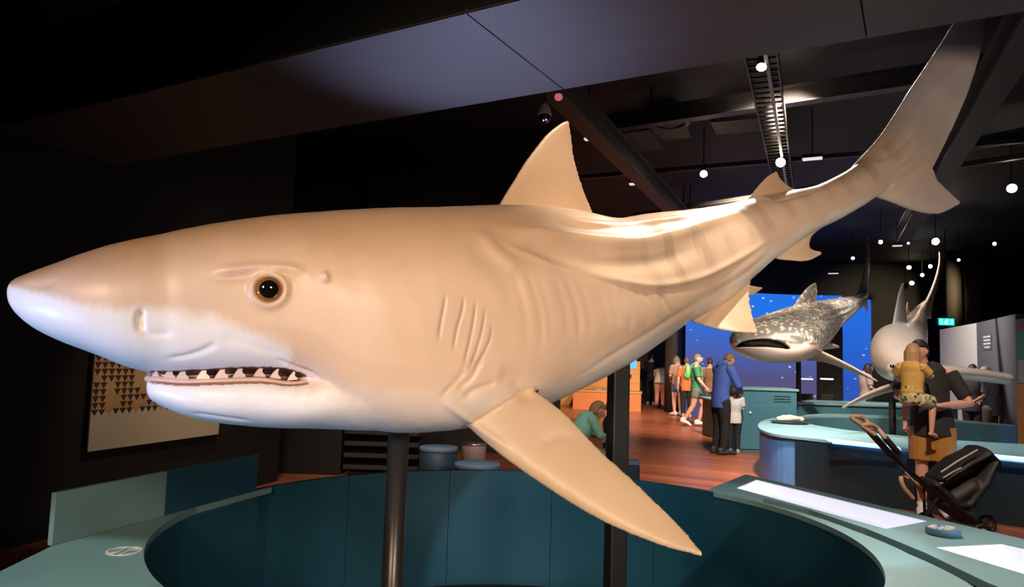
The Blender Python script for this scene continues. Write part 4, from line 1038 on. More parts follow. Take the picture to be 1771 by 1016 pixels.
# cable tray
a_, b_ = zt(1316, 92, 4.35), zt(1352, 300, 4.35); d_ = b_ - a_; L_ = float(np.linalg.norm(d_)); c_ = (a_ + b_)/2
ct = empty('cable_tray', tuple(c_)); ct.rotation_euler = (0, 0, math.atan2(d_[1], d_[0])); tag(ct, 'long ladder cable tray carrying spotlights below the black ceiling', 'cable tray')
mesh('tray_back', bbox((0, .04, .06), (L_*1.5, .20, .02), .003), steel2, ct, world=False)
for y in (-.14, .14): mesh('side_rail', bbox((0, y, 0), (L_*1.5, .02, .10), .003), steel2, ct, world=False)
rp = None
for k in range(44):
    if rp is None: rp = mesh('rung', bbox((0, 0, 0), (.025, .27, .02), .003), steel2, ct, world=False); o = rp
    else: o = rp.copy(); COL.objects.link(o)
    o.location = (-L_*.72 + k*L_*1.44/43, 0, -.03)
mesh('track', bbox((0, -.05, -.07), (L_*1.5, .035, .03), .003), mat('track_light_grey', (.30, .28, .27), .4), ct, world=False)
for t in (-.4, 0, .4): mesh('hanger', xf(lathe([(.012, .07), (.012, CEIL - 4.35)], 8), (L_*t, .04, 0)), black, ct, world=False)
# ceiling panels and round diffuser
panel_m = mat('ceiling_panel_brown', (.085, .07, .062), .7, var=.15)
def cpanel(pxs, z, label, name='ceiling_panel', cat='ceiling panel'):
    ps = [PZ(a, b, z)[:2] for a, b in pxs]; o = mesh(name, plate([tuple(p) for p in ps][::1], [], z, z + .06), panel_m); tag(o, label, cat)
    c_ = np.mean(ps, axis=0); mesh('hanger', xf(lathe([(.012, z + .06), (.012, CEIL)], 8), (c_[0], c_[1], 0)), black, o)
    return o
cpanel([(1228, 212), (1318, 205), (1324, 226), (1240, 233)], 4.75, 'pale rectangular ceiling panel beside the cable tray')
cpanel([(1062, 232), (1122, 226), (1150, 258), (1084, 266)], 4.75, 'brown square ceiling panel before the round air diffuser')
cpanel([(1125, 224), (1186, 218), (1196, 238), (1148, 244)], 4.75, 'brown ceiling panel holding the round air diffuser')
dc = PZ(1157, 217, 4.70); df = empty('air_diffuser', (dc[0], dc[1], 4.70)); tag(df, 'round black air diffuser with pale rim set in a ceiling panel', 'air diffuser')
mesh('rim', lathe([(.20, .05), (.27, .045), (.285, .02), (.26, 0), (.21, .02)], 40, False), steel2, df, True, False)
mesh('cone', lathe([(.205, .05), (.12, .0), (.03, .02)], 32), black, df, True, False)
mesh('hub', ellipsoid((0, 0, 0), (.045, .045, .02), 16, 8), steel2, df, True, False)
# spotlights
lamp_black = mat('lamp_black', (.02, .02, .02), .45)
def lens_mat(name, c_, s_): return mat(name, (.9, .9, .9), .3, emit=c_, estr=s_)
WL, CL = (1, .80, .56), (.82, .86, 1)
def fixture(px, py, z, r, label, col='warm', strength=40, aim=None, power=0, lab_cat='spotlight', angle=60):
    r *= .62; c_ = PZ(px, py, z); e = empty('spotlight', tuple(c_)); tag(e, label, lab_cat, 'ceiling spotlights')
    d_ = nrm((np.asarray(aim, float) if aim is not None else np.array([c_[0]*.55, c_[1]*.45, 1.2])) - c_)
    q_ = Vector(d_).to_track_quat('Z', 'Y').to_matrix()
    rot = lambda vf: xf(vf, rot=q_)
    mesh('housing', rot(lathe([(r*.55, -r*3.2), (r*.9, -r*3.0), (r, -r*.4), (r*1.12, 0), (r*1.02, 0)], 20)), lamp_black, e, True, False)
    mesh('lens', rot(lathe([(r*.98, -.004), (r*.98, .004)], 20)), lens_mat(f'lens_{col}_{strength}', WL if col == 'warm' else CL, strength), e, True, False)
    bk_ = -d_*r*1.5
    mesh('yoke', tube([bk_, (bk_[0], bk_[1], r*1.2), (0, 0, r*2 + .05), (0, 0, CEIL - c_[2])], .010, 8), lamp_black, e, True, False)
    if power:
        s_ = spot('spotlight_beam', tuple(c_ + d_*.03), tuple(c_ + d_*3), power, (1, .8, .58) if col == 'warm' else CL, angle, .7, r*.8)
    return e
fixture(1317, 116, 4.25, .075, 'bright white-hot spotlight under the cable tray next to the bulkhead', 'warm', 12, aim=(1.5, 5.0, 1.5))
fixture(1350, 281, 4.2, .10, 'brilliant spotlight at the end of the cable tray above the second dorsal fin', 'warm', 34, aim=(0.8, 4.0, 1.6))
fixture(1217, 301, 4.3, .085, 'warm spotlight on the lighting bar between the two dorsal fins', 'warm', 40)
fixture(1750, 326, 4.3, .11, 'single warm spotlight high beside the dark right wall', 'warm', 40)
fixture(1577, 382, 4.3, .10, 'warm spotlight just below the lower tail lobe', 'warm', 30)
fixture(1618, 418, 4.3, .12, 'strong warm spotlight right above the hammerhead tail tip', 'warm', 90)
fixture(1523, 419, 4.3, .07, 'small white spotlight between both background shark tails', 'cool', 25)
fixture(1572, 463, 4.3, .09, 'bluish white spotlight above the hammerhead dorsal fin', 'cool', 40)
fixture(1609, 461, 4.3, .08, 'white spotlight directly beside the hammerhead tail', 'cool', 25)
fixture(1595, 476, 4.3, .08, 'white spotlight between the hammerhead dorsal fin and tail', 'cool', 25)
fixture(1577, 490, 4.3, .11, 'warm white spotlight touching the hammerhead dorsal fin tip', 'warm', 45)
fixture(1475, 447, 4.3, .065, 'small white spotlight over the whale shark back', 'cool', 25)
fixture(1658, 450, 4.3, .055, 'small white spotlight to the far side of the hammerhead tail', 'cool', 20)
fixture(1720, 422, 4.3, .06, 'small dim spotlight near the dark pillar', 'cool', 20)
fixture(1571, 421, 4.4, .04, 'tiny white spotlight far back under the ceiling', 'cool', 20)
tubem = mat('tube_white', (.8, .8, .8), .4, emit=(1, .92, .88), estr=.75)
def tubelight(px, py, z, L_, label):
    c_ = PZ(px, py, z); e = empty('tube_light', tuple(c_), RZB); tag(e, label, 'tube light', 'short tube lights under the ceiling')
    mesh('housing', bbox((0, 0, .03), (L_, .09, .05), .006), lamp_black, e, world=False); mesh('diffuser', bbox((0, 0, -.005), (L_*.96, .075, .03), .006), tubem, e, world=False)
    mesh('rod', lathe([(.008, .05), (.008, CEIL - z)], 8), black, e, world=False)
tubelight(1405, 274, 4.3, .26, 'short bright tube light right of the brilliant spotlight')
tubelight(1017, 240, 4.3, .09, 'tiny tube light beside the steel beam next to the dorsal fin')
tubelight(1741, 146, 4.3, .12, 'short tube light on the dark steel beam by the tail fin')
tubelight(1659, 265, 4.3, .12, 'short tube light just right of the tail notch')
tubelight(1094, 318, 4.3, .10, 'tiny tube light on the thin lighting bar end')
tubelight(1552, 425, 4.4, .22, 'short dim tube light over the hammerhead')
tubelight(1441, 473, 4.4, .3, 'dim tube light above the whale shark dorsal fin')
# dome camera and red beacon by the dorsal fin
wm_ = mat('dome_white', (.72, .72, .74), .4)
dcp = P(942, 196, 5.2); dcam = empty('dome_camera', tuple(dcp)); tag(dcam, 'white dome security camera with black glass hanging by the dorsal fin', 'security camera')
mesh('cover', lathe([(.016, .082), (.028, .062), (.042, .03), (.050, .0), (.050, -.012), (.046, -.014)], 32), wm_, dcam, True, False)
mesh('dome', lathe([(.044, -.012), (.043, -.03), (.036, -.055), (.022, -.072), (.006, -.078)], 32), mat('dome_glass', (.008, .008, .012), .06, coat=1), dcam, True, False)
for x, z in ((-.008, -.066), (.012, -.06)): mesh('indicator', ellipsoid((x, -.032, z), (.006, .006, .006), 10, 6), mat('violet_led', (.5, .3, 1), .4, emit=(.45, .25, 1), estr=2.5), dcam, True, False)
mesh('stem', lathe([(.012, .08), (.012, CEIL - dcp[2])], 10), wm_ if False else black, dcam, True, False)
rb = P(966, 168, 5.6); rbe = empty('red_beacon', tuple(rb)); tag(rbe, 'small round pinkish red lamp beside the dome camera', 'beacon')
mesh('globe', ellipsoid((0, 0, 0), (.033, .033, .030), 20, 12), mat('beacon_pink', (.7, .2, .25), .3, emit=(.8, .18, .25), estr=.6), rbe, True, False)
mesh('stem', lathe([(.012, .026), (.012, CEIL - rb[2])], 10), black, rbe, True, False)
# vent on the dark back wall and pillars
vp = P(700, 340, 11.3); ve = empty('wall_vent', tuple(vp)); tag(ve, 'dark louvred wall vent high on the back wall behind the shark', 'vent')
for k in range(6): mesh('louvre', bbox((0, -.02, -.3 + .12*k), (1.15, .05, .07), .005), black, ve, world=False)
mesh('frame', bbox((0, .04, 0), (1.2, .06, .9), .01), mat('vent_dark', (.01, .01, .01), .7), ve, world=False)
for px_, w_, lab in ((1689, .55, 'dark round pillar far behind the grey partition'), (1652, .4, 'brown lit pillar at the far end beside the exit sign'), (1165, .5, 'dark pillar at the far end behind the crowd')):
    c_ = P(px_, 600, 21.5); o = mesh('pillar', xf(lathe([(w_/2, 0), (w_/2, CEIL)], 32), (0, 0, 0)), mat('pillar_brown', (.075, .055, .045), .7), None, True); o.location = (c_[0], c_[1], 0); tag(o, lab, 'pillar')
# ================================================================== people
SKIN = {'light': (.66, .40, .30), 'tan': (.50, .29, .20), 'pink': (.72, .37, .27)}
def skinm(k): return mat('skin_' + k, SKIN[k], .5, var=.05, vscale=12)
def cloth(name, c_): return mat('cloth_' + name, c_, .85, var=.12, vscale=14, bump=.25, bscale=60)
BASE = {'head': (0, -.012, .935), 'neck': (0, .008, .865), 'chest': (0, .012, .745), 'waist': (0, .0, .61), 'pelvis': (0, .004, .525),
        'sh': (.105, .008, .815), 'el': (.135, .02, .645), 'wr': (.14, -.025, .50), 'hip': (.05, 0, .50), 'kn': (.055, -.012, .285), 'an': (.056, .012, .045), 'toe': (.066, -.095, .016)}
def joints(over):
    J = {}
    for k, p in BASE.items():
        if k in ('sh', 'el', 'wr', 'hip', 'kn', 'an', 'toe'):
            J[k + 'L'] = np.array(p, float); J[k + 'R'] = np.array((-p[0], p[1], p[2]), float)
        else: J[k] = np.array(p, float)
    for k, p in over.items(): J[k] = np.array(p, float)
    return J
def headmesh(c, r, fwd, up):
    """skull with jaw, brow, nose, ears; fwd and up are unit vectors"""
    f = nrm(fwd); s_ = nrm(np.cross(f, up)); u = np.cross(s_, f)
    V, Fc = ellipsoid((0, 0, 0), (1, 1, 1), 28, 20); out = []
    for x, y, z in V:     # x side, y back(+)/front(-), z up
        w = 1 - .26*max(0, -z)**1.3 - .05*max(0, z); d_ = 1 - (.16*max(0, -z)**1.5 if y > 0 else .05*max(0, -z))
        X, Y, Z = x*.76*w, y*.95*d_, z*1.12
        if y < 0 and abs(x) < .5 and .02 < z < .32: Y += .07*math.exp(-((abs(x) - .33)/.16)**2)     # sockets
        if y < 0 and z < -.75: Y -= .05
        out.append(c + (s_*X - f*Y*1.0 + u*Z)*r)
    g = lambda x, y, z: c + (s_*x - f*y + u*z)*r
    nose = tube([g(0, -.88, .12), g(0, -1.03, -.12), g(0, -1.08, -.24)], [r*.07, r*.11, r*.13], 10)
    ears = [tube([g(sx*.76, .05, .16), g(sx*.82, .10, .02), g(sx*.76, .05, -.18)], [(r*.05, r*.11), (r*.06, r*.15), (r*.05, r*.08)], 10, ref=s_) for sx in (-1, 1)]
    lips = tube([g(-.22, -.90, -.50), g(0, -.99, -.49), g(.22, -.90, -.50)], [r*.035, r*.075, r*.035], 10)
    return [(out, Fc), nose, lips] + ears, g
def hand(w, d_, palm_n, H, side, curl=.5):
    """palm and five fingers; w wrist, d_ hand direction, palm_n the way the palm faces"""
    d_ = nrm(d_); n = nrm(palm_n - d_*np.dot(palm_n, d_)); s_ = np.cross(d_, n)*side; L_ = .10*H
    parts = [tube([w - d_*.01*H, w + d_*L_*.25, w + d_*L_*.52], [(.013*H, .016*H), (.0215*H, .011*H), (.0225*H, .0095*H)], 10, ref=s_)]
    for k, (o_, l_) in enumerate(((.0165, .40), (.0058, .47), (-.005, .44), (-.0155, .34))):
        b_ = w + d_*L_*.50 + s_*o_*H; a1, a2 = curl*.7, curl*1.5
        p1 = b_ + (d_*math.cos(a1*.6) + n*math.sin(a1*.6))*l_*L_*.5; p2_ = p1 + (d_*math.cos(a2) + n*math.sin(a2))*l_*L_*.32; p3 = p2_ + (d_*math.cos(a2*1.35) + n*math.sin(a2*1.35))*l_*L_*.25
        parts.append(tube([b_, p1, p2_, p3], [.0056*H, .0052*H, .0047*H, .004*H], 8))
    b_ = w + d_*L_*.16 + s_*.016*H; p1 = b_ + (d_*.55 + s_*.7 + n*.25)*L_*.24; p2_ = p1 + (d_*.85 + s_*.25 + n*.4)*L_*.22
    parts.append(tube([b_, p1, p2_], [.0075*H, .0065*H, .0048*H], 8))
    return parts
def person(label, loc, yaw, H, over={}, skin='light', hair=('short', (.03, .018, .012)), top=('tee', 'black', (.02, .02, .02)), bottom=('long', 'black', (.015, .015, .018)), shoes=(.6, .58, .55), look=(0, -1, 0), headup=(0, 0, 1), voxel=.011, group='visitors in the gallery', extra=None, child=False, curl=.5, palms=None, shoe_on=True, bare=False, crop=False, fat=None):
    J = joints(over)
    root = empty('person', loc, yaw); tag(root, label, 'person', group)
    Jm = {k: p*H for k, p in J.items()}
    hs_ = 1.28 if child else 1.0                 # children have larger heads
    hr = .058*H*hs_; fat = fat or (1.08 if child else 1.0)
    look = nrm(look); headup = np.asarray(headup, float)
    hp, g = headmesh(Jm['head'], hr, look, headup)
    side = nrm(Jm['shL'] - Jm['shR'])
    torso = tube([Jm['pelvis'] - nrm(Jm['waist'] - Jm['pelvis'])*.02*H, Jm['pelvis'], Jm['waist'], Jm['chest'], (Jm['shL'] + Jm['shR'])/2 + (Jm['neck'] - Jm['chest'])*.08, Jm['neck']],
                 [(.075*H*fat, .055*H*fat), (.092*H*fat, .066*H*fat), (.078*H*fat, .058*H*fat), (.092*H*fat, .066*H*fat), (.085*H, .045*H), (.034*H, .034*H)], 20, ref=side, steps=24)
    neck = tube([Jm['neck'] - (Jm['head'] - Jm['neck'])*.3, Jm['neck'], Jm['head'] - headup*hr*.4], [.036*H, .032*H, .031*H], 12)
    parts = hp + [torso, neck]
    for k, sd_ in (('L', 1), ('R', -1)):
        sh, el, wr = Jm['sh' + k], Jm['el' + k], Jm['wr' + k]; hip, kn, an, toe = Jm['hip' + k], Jm['kn' + k], Jm['an' + k], Jm['toe' + k]
        parts += [tube([sh, (sh*.5 + el*.5), el, el*.6 + wr*.4, wr], [.033*H, .029*H, .023*H, .024*H, .0155*H], 12)]
        pn_ = np.array([-sd_, 0, 0.0]) if palms is None else np.asarray(palms[k], float)
        parts += hand(wr, wr - el, pn_, H, sd_ if palms is None else sd_, curl)
        parts += [tube([hip, hip*.6 + kn*.4, kn, kn*.65 + an*.35, an], [.056*H*fat, .051*H*fat, .034*H, .034*H, .0205*H], 14)]
        fd = nrm(toe - an); heel = an - np.array([fd[0], fd[1], 0])*.03*H + np.array([0, 0, -.022*H])
        parts += [tube([heel, an*.4 + toe*.6, toe], [(.019*H, .019*H), (.025*H, .019*H), (.022*H, .012*H)], 12, ref=nrm(np.cross(fd, [0, 0, 1])))]
    bme = remesh(join(*parts), max(.0055, voxel*.62 if H > 1.4 else voxel*.5), 2, .5)
    bo = newobj('body', bme); bo.parent = root; bme.materials.append(skinm(skin))
    # face
    em = mat('eye_white', (.75, .73, .70), .3); ir = mat('eye_dark', (.03, .02, .015), .2)
    for sx in (-1, 1):
        e_ = mesh('eye', ellipsoid(g(sx*.31, -.80, .14), (hr*.12, hr*.12, hr*.10), 12, 8), em, root, True, False)
        mesh('iris', ellipsoid(g(sx*.31, -.885, .14), (hr*.06, hr*.06, hr*.06), 10, 6), ir, e_, True, False)
    mesh('lips', tube([g(-.21, -.935, -.50), g(0, -1.03, -.49), g(.21, -.935, -.50)], [hr*.03, hr*.06, hr*.03], 8), mat('lips', (.50, .20, .17), .5), root, True, False)
    # hair
    f = look; s_ = nrm(np.cross(f, headup)); u = np.cross(s_, f)
    style, hc_ = hair
    hv = []
    V, Fc = ellipsoid((0, 0, 0), (1, 1, 1), 28, 20)
    keep = {}
    for i, (x, y, z) in enumerate(V):
        zz = z; drop = 0
        k_ = 1.07 if (z > .38 or y > .05) else .90
        if z < -.55: k_ = .88
        hv.append(Jm['head'] + (s_*x*.80*k_ - f*(y*1.0*k_ + .03) + u*(z*1.14*k_ + .05))*hr)
    hp_ = [(hv, Fc)]
    if style == 'long':
        for t in np.linspace(-1, 1, 9):
            a = t*1.9; b_ = g(math.sin(a)*.80, math.cos(a)*.85 + .1, .0); hp_.append(tube([g(math.sin(a)*.6, math.cos(a)*.6, .5), b_, b_ + np.array([0, 0, -hr*1.2]) + f*(-.1*hr), b_ + np.array([0, 0, -hr*2.3])], [hr*.25, hr*.28, hr*.24, hr*.10], 8))
    if style == 'bun': hp_.append(ellipsoid(g(0, 1.0, .55), (hr*.36,)*3, 14, 10))
    if style == 'cap':
        hp_.append(tube([g(0, -.75, .42), g(0, -1.35, .36)], [(hr*.62, hr*.08), (hr*.5, hr*.05)], 14, ref=s_))
    hme = remesh(join(*hp_), max(.006, hr*.10), 2, .5); ho = newobj('cap' if style == 'cap' else 'hair', hme); ho.parent = root; hme.materials.append(mat('hair_%d_%d' % (int(hc_[0]*1000), int(hc_[2]*1000)), hc_, .6, var=.3, vscale=60))
    # top
    tk, tn, tc_ = top; cm = cloth(tn, tc_); q_ = .012*H
    hem = Jm['pelvis'] + (Jm['hipL'] + Jm['hipR'] - 2*Jm['pelvis'])*.5*.9
    up_ = nrm(Jm['waist'] - Jm['pelvis'])
    hemlow = hem - up_*(.055*H if tk != 'dress' else .17*H)
    if crop: hemlow = Jm['pelvis']*.55 + Jm['waist']*.45; 
    sp_ = [tube([hemlow, Jm['pelvis'] if not crop else Jm['pelvis']*.5 + Jm['waist']*.5, Jm['waist'], Jm['chest'], (Jm['shL'] + Jm['shR'])/2 + (Jm['neck'] - Jm['chest'])*.08, Jm['neck']*.75 + Jm['chest']*.25],
                [(.105*H*fat + (.03*H if tk == 'dress' else 0), .080*H*fat), (.104*H*fat, .079*H*fat), (.094*H*fat, .073*H*fat), (.105*H*fat, .080*H*fat), (.094*H, .058*H), (.062*H, .05*H)], 22, ref=side, steps=26, dome=.12)]
    for k in 'LR':
        sh, el, wr = Jm['sh' + k], Jm['el' + k], Jm['wr' + k]
        if tk in ('tee', 'dress'): sp_.append(tube([sh, sh*.5 + el*.5, sh*.22 + el*.78], [.046*H, .043*H, .042*H], 14, dome=.1))
        elif tk in ('long', 'hoodie'): sp_.append(tube([sh, sh*.5 + el*.5, el, el*.5 + wr*.5, wr*.97 + el*.03], [.046*H, .041*H, .035*H, .033*H, .027*H], 14))
        else: sp_.append(tube([sh, sh*.8 + el*.2], [.042*H, .036*H], 12))
    if tk == 'hoodie': sp_.append(tube([Jm['neck'] + np.array([side[0]*.05*H, side[1]*.05*H, 0]) + f*(-.03*H), Jm['neck'] - f*.07*H - np.array([0, 0, .03*H]), Jm['neck'] - side*.05*H + f*(-.03*H)], [.025*H, .035*H, .025*H], 12))
    sme = remesh(join(*sp_), max(voxel*.8, .007), 2, .5); so = newobj({'tee': 't_shirt', 'dress': 'dress', 'long': 'jumper', 'hoodie': 'hoodie'}.get(tk, 'vest'), sme); so.parent = root; sme.materials.append(cm)
    # bottom
    bk_, bn, bc_ = bottom
    if bk_:
        pp = [tube([hem - up_*.02*H, Jm['pelvis'], Jm['waist']*.4 + Jm['pelvis']*.6], [(.096*H*fat, .074*H*fat), (.099*H*fat, .074*H*fat), (.088*H*fat, .066*H*fat)], 20, ref=side, dome=.3)]
        if crop: pp.append(tube([Jm['pelvis'], Jm['waist'] + up_*.03*H], [(.100*H*fat, .078*H*fat), (.092*H*fat, .072*H*fat)], 20, ref=side, dome=.2))
        for k in 'LR':
            hip, kn, an = Jm['hip' + k], Jm['kn' + k], Jm['an' + k]
            if bk_ == 'long': pp.append(tube([hip, hip*.6 + kn*.4, kn, kn*.5 + an*.5, an*.96 + kn*.04], [.063*H*fat, .060*H*fat, .046*H, .040*H, .034*H], 14))
            elif bk_ == 'shorts': pp.append(tube([hip, hip*.5 + kn*.5, hip*.12 + kn*.88], [.066*H*fat, .063*H*fat, .060*H*fat], 14, dome=.1))
            elif bk_ == 'mini': pp.append(tube([hip, hip*.66 + kn*.34], [.064*H*fat, .062*H*fat], 14))
        pme = remesh(join(*pp), max(voxel*.8, .007), 2, .5); pob = newobj('trousers' if bk_ == 'long' else 'shorts', pme); pob.parent = root; pme.materials.append(cloth(bn, bc_))
    # shoes
    if shoe_on:
        sm_ = mat('shoe_%d_%d' % (int(shoes[0]*100), int(shoes[2]*100)), shoes, .6)
        for k in 'LR':
            an, toe = Jm['an' + k], Jm['toe' + k]; fd = nrm(toe - an); fl_ = nrm(np.array([fd[0], fd[1], 0])); heel = an - fl_*.035*H + np.array([0, 0, -.020*H])
            sh_ = remesh(join(tube([heel, an*.45 + toe*.55, toe + fl_*.01*H], [(.026*H, .026*H), (.031*H, .025*H), (.027*H, .018*H)], 14, ref=nrm(np.cross(fd, [0, 0, 1]))), tube([heel + np.array([0, 0, .02*H]), an + np.array([0, 0, .012*H])], [.026*H, .028*H], 12)), max(voxel*.6, .006), 2)
            vv = mesh_np(sh_); 
            so_ = newobj('shoe', sh_); so_.parent = root; sh_.materials.append(sm_)
            zmin = min(0.0, 0.0); vv[:, 2] = np.maximum(vv[:, 2], 0.001) if not bare else vv[:, 2]; set_co(sh_, vv)
    return root, Jm
def at0(px, py): p = PZ(px, py, 0); return (float(p[0]), float(p[1]), 0.0)
WALK = {'hipL': (.045, -.01, .50), 'knL': (.05, -.09, .29), 'anL': (.05, -.03, .06), 'toeL': (.055, -.13, .025), 'knR': (-.05, .05, .28), 'anR': (-.05, .16, .09), 'toeR': (-.055, .09, .02), 'elL': (.14, .06, .65), 'wrL': (.14, .03, .52), 'elR': (-.14, -.03, .65), 'wrR': (-.13, -.12, .55)}
BEND = {'pelvis': (0, .06, .53), 'waist': (0, -.01, .60), 'chest': (0, -.13, .67), 'neck': (0, -.225, .70), 'head': (0, -.29, .70), 'shL': (.10, -.19, .70), 'shR': (-.10, -.19, .70), 'elL': (.11, -.23, .56), 'elR': (-.11, -.23, .56), 'wrL': (.08, -.31, .50), 'wrR': (-.08, -.31, .50), 'hipL': (.05, .05, .50), 'hipR': (-.05, .05, .50)}
LOOKDN = {'head': (0, -.04, .925), 'elL': (.13, -.01, .66), 'wrL': (.07, -.12, .60), 'elR': (-.13, -.01, .66), 'wrR': (-.07, -.12, .60)}
AWAY = math.pi
person('visitor all in black standing beside the orange touch screen stand', at0(1126, 701), AWAY*.85, 1.72, LOOKDN, 'light', ('short', (.03, .02, .015)), ('long', 'jet', (.012, .012, .014)), ('long', 'jet', (.012, .012, .014)), (.55, .40, .32))
person('visitor with salmon trousers bending forward next to the one in black', at0(1141, 707), AWAY*.9, 1.66, BEND, 'light', ('short', (.22, .16, .10)), ('tee', 'cream', (.62, .55, .40)), ('long', 'salmon', (.62, .25, .17)), (.03, .025, .025), look=(0, -.4, -.9), headup=(0, -.9, .4))
person('child in white shirt and black shorts between the bending visitor and a woman', at0(1163, 707), AWAY, 1.22, LOOKDN, 'light', ('short', (.25, .18, .12)), ('tee', 'white', (.62, .60, .60)), ('shorts', 'jet', (.012, .012, .014)), (.5, .45, .42), child=True)
person('woman in mauve top and short shorts with bare legs and white shoes', at0(1171, 719), AWAY*1.1, 1.64, LOOKDN, 'pink', ('long', (.26, .18, .12)), ('tee', 'mauve', (.36, .23, .20)), ('mini', 'denim', (.05, .08, .16)), (.75, .70, .66))
person('visitor in orange top and black trousers in the crowd at the blue screen', at0(1187, 723), AWAY*.95, 1.60, {}, 'light', ('short', (.16, .12, .10)), ('tee', 'orange', (.60, .17, .05)), ('long', 'jet', (.012, .012, .014)), (.60, .42, .36))
w_, Jw = person('walking visitor in green shirt and shorts with bare legs and white trainers', at0(1204, 738), math.pi*.42, 1.66, WALK, 'pink', ('short', (.20, .14, .10)), ('tee', 'green', (.035, .22, .10)), ('mini', 'grey', (.16, .17, .18)), (.80, .78, .74))
person('visitor in brown top carrying a yellow bag behind the blue jumper', at0(1227, 726), AWAY, 1.60, {}, 'tan', ('short', (.05, .03, .02)), ('tee', 'brown', (.22, .11, .07)), ('long', 'slate', (.06, .07, .12)), (.10, .10, .12))
bagp = at0(1223, 724); by_ = mat('bag_yellow', (.62, .62, .05), .7, var=.1)
bg_ = empty('yellow_backpack', (bagp[0] - .02, bagp[1] - .26, 0.0)); tag(bg_, 'bright yellow backpack on the brown-topped visitor', 'backpack')
bgm = remesh(join(ellipsoid((0, 0, .98), (.15, .08, .20)), ellipsoid((0, -.05, .90), (.12, .07, .11)), tube([(0, .0, 1.16), (0, .01, 1.22), (.03, .02, 1.17)], .012, 8)), .012, 3)
o = newobj('pack', bgm); o.parent = bg_; bgm.materials.append(by_)
for sx in (-.08, .08): mesh('strap', tube([(sx, .05, 1.12), (sx*1.1, .12, 1.2), (sx*1.1, .16, 1.3)], .014, 8), by_, bg_, True, False)
gb = empty('green_backpack', (w_.location[0], w_.location[1], 0), math.pi*.42); tag(gb, 'light green backpack on the walking visitor', 'backpack')
gm_ = mat('bag_green', (.20, .62, .22), .7, var=.1)
gbm = remesh(join(ellipsoid((0, .20, 1.24), (.14, .07, .19)), ellipsoid((0, .245, 1.17), (.11, .05, .10))), .012, 3); o = newobj('pack', gbm); o.parent = gb; gbm.materials.append(gm_)
for sx in (-.09, .09): mesh('strap', tube([(sx, .14, 1.4), (sx, .02, 1.45), (sx*1.1, -.115, 1.33), (sx*1.1, -.105, 1.18), (sx, .12, 1.08)], .008, 8, steps=20), gm_, gb, True, False)
# adult in blue with child by the teal cabinet
person('adult in bright blue jumper and black trousers leaning over a child', at0(1246, 786), math.pi*.62, 1.70, {'head': (0, -.10, .905), 'neck': (0, -.045, .85), 'chest': (0, -.02, .74), 'shL': (.105, -.03, .81), 'shR': (-.105, -.03, .81), 'elL': (.14, -.09, .66), 'elR': (-.13, -.10, .66), 'wrL': (.06, -.20, .60), 'wrR': (-.05, -.20, .60)}, 'light', ('short', (.22, .12, .07)), ('hoodie', 'royal_blue', (.055, .11, .42)), ('long', 'jet', (.012, .012, .014)), (.03, .03, .03), look=(0, -.8, -.6), headup=(0, -.6, .8), voxel=.010)
person('small child in white top and black leggings beside the teal cabinet', at0(1269, 785), math.pi*.95, 1.12, LOOKDN, 'light', ('long', (.30, .17, .09)), ('tee', 'white', (.62, .60, .60)), ('long', 'jet', (.012, .012, .014)), (.35, .35, .36), child=True, voxel=.010)
# seated child in green hoodie behind the pectoral fin
gk = P(1003, 700, 8.3)
SIT = {'pelvis': (0, .02, .36), 'waist': (0, .0, .45), 'chest': (0, -.06, .57), 'neck': (0, -.13, .665), 'head': (0, -.19, .70), 'shL': (.11, -.09, .635), 'shR': (-.11, -.09, .635), 'elL': (.15, -.15, .50), 'elR': (-.15, -.15, .50), 'wrL': (.08, -.27, .46), 'wrR': (-.08, -.27, .46),
       'hipL': (.05, 0, .345), 'hipR': (-.05, 0, .345), 'knL': (.07, -.24, .32), 'knR': (-.07, -.24, .32), 'anL': (.07, -.22, .06), 'anR': (-.07, -.22, .06), 'toeL': (.07, -.34, .02), 'toeR': (-.07, -.34, .02)}
kid, Jk = person('child in mint green hoodie and khaki shorts sitting beside the dark pole', (gk[0] - .02, gk[1], 0), math.pi*.60, 1.28, SIT, 'light', ('short', (.33, .18, .09)), ('hoodie', 'mint', (.26, .60, .45)), ('shorts', 'khaki', (.30, .23, .15)), (.4, .4, .4), child=True, look=(0, -.9, -.35), voxel=.010)
stl = empty('stool', (kid.location[0] + .03, kid.location[1], 0)); tag(stl, 'low dark stool under the child in the mint hoodie', 'stool', 'blue stools behind the round bench')
mesh('base', lathe([(.17, 0), (.17, .33)], 32), stool_side, stl, True, False); mesh('seat', lathe([(.17, .331), (.175, .34), (.175, .365), (.165, .375)], 32), stool_top, stl, True, False)
nk = P(1056, 750, 8.75)
person('small child in navy top half hidden by the dark pole', (nk[0], nk[1], 0), math.pi*.45, .98, {}, 'light', ('short', (.25, .14, .08)), ('long', 'navy', (.012, .015, .06)), ('shorts', 'khaki', (.30, .23, .15)), (.3, .3, .32), child=True, voxel=.010)
# people far right and behind the whale shark
f1 = P(1497, 640, 16.3)
person('visitor in pale pink top in the dark beside the blue screen edge', (f1[0], f1[1], 0), math.pi*.5, 1.58, LOOKDN, 'light', ('long', (.03, .02, .015)), ('tee', 'palepink', (.45, .32, .30)), ('long', 'jet', (.012, .012, .014)))
f2 = P(1700, 650, 14.2)
person('visitor in dark grey jumper behind the hammerhead model', (f2[0] - .5, 13.75, 0), math.pi*.75, 1.62, LOOKDN, 'tan', ('short', (.015, .012, .01)), ('long', 'charcoal', (.03, .027, .027)), ('long', 'jet', (.012, .012, .014)))
f3 = P(1735, 650, 13.3)
person('visitor in tan cap and grey patterned shirt by the grey partition', (f3[0] - .45, f3[1] - .3, 0), math.pi*1.2, 1.58, LOOKDN, 'tan', ('cap', (.42, .30, .20)), ('tee', 'slategrey', (.13, .15, .17)), ('long', 'darkbrown', (.06, .035, .025)))
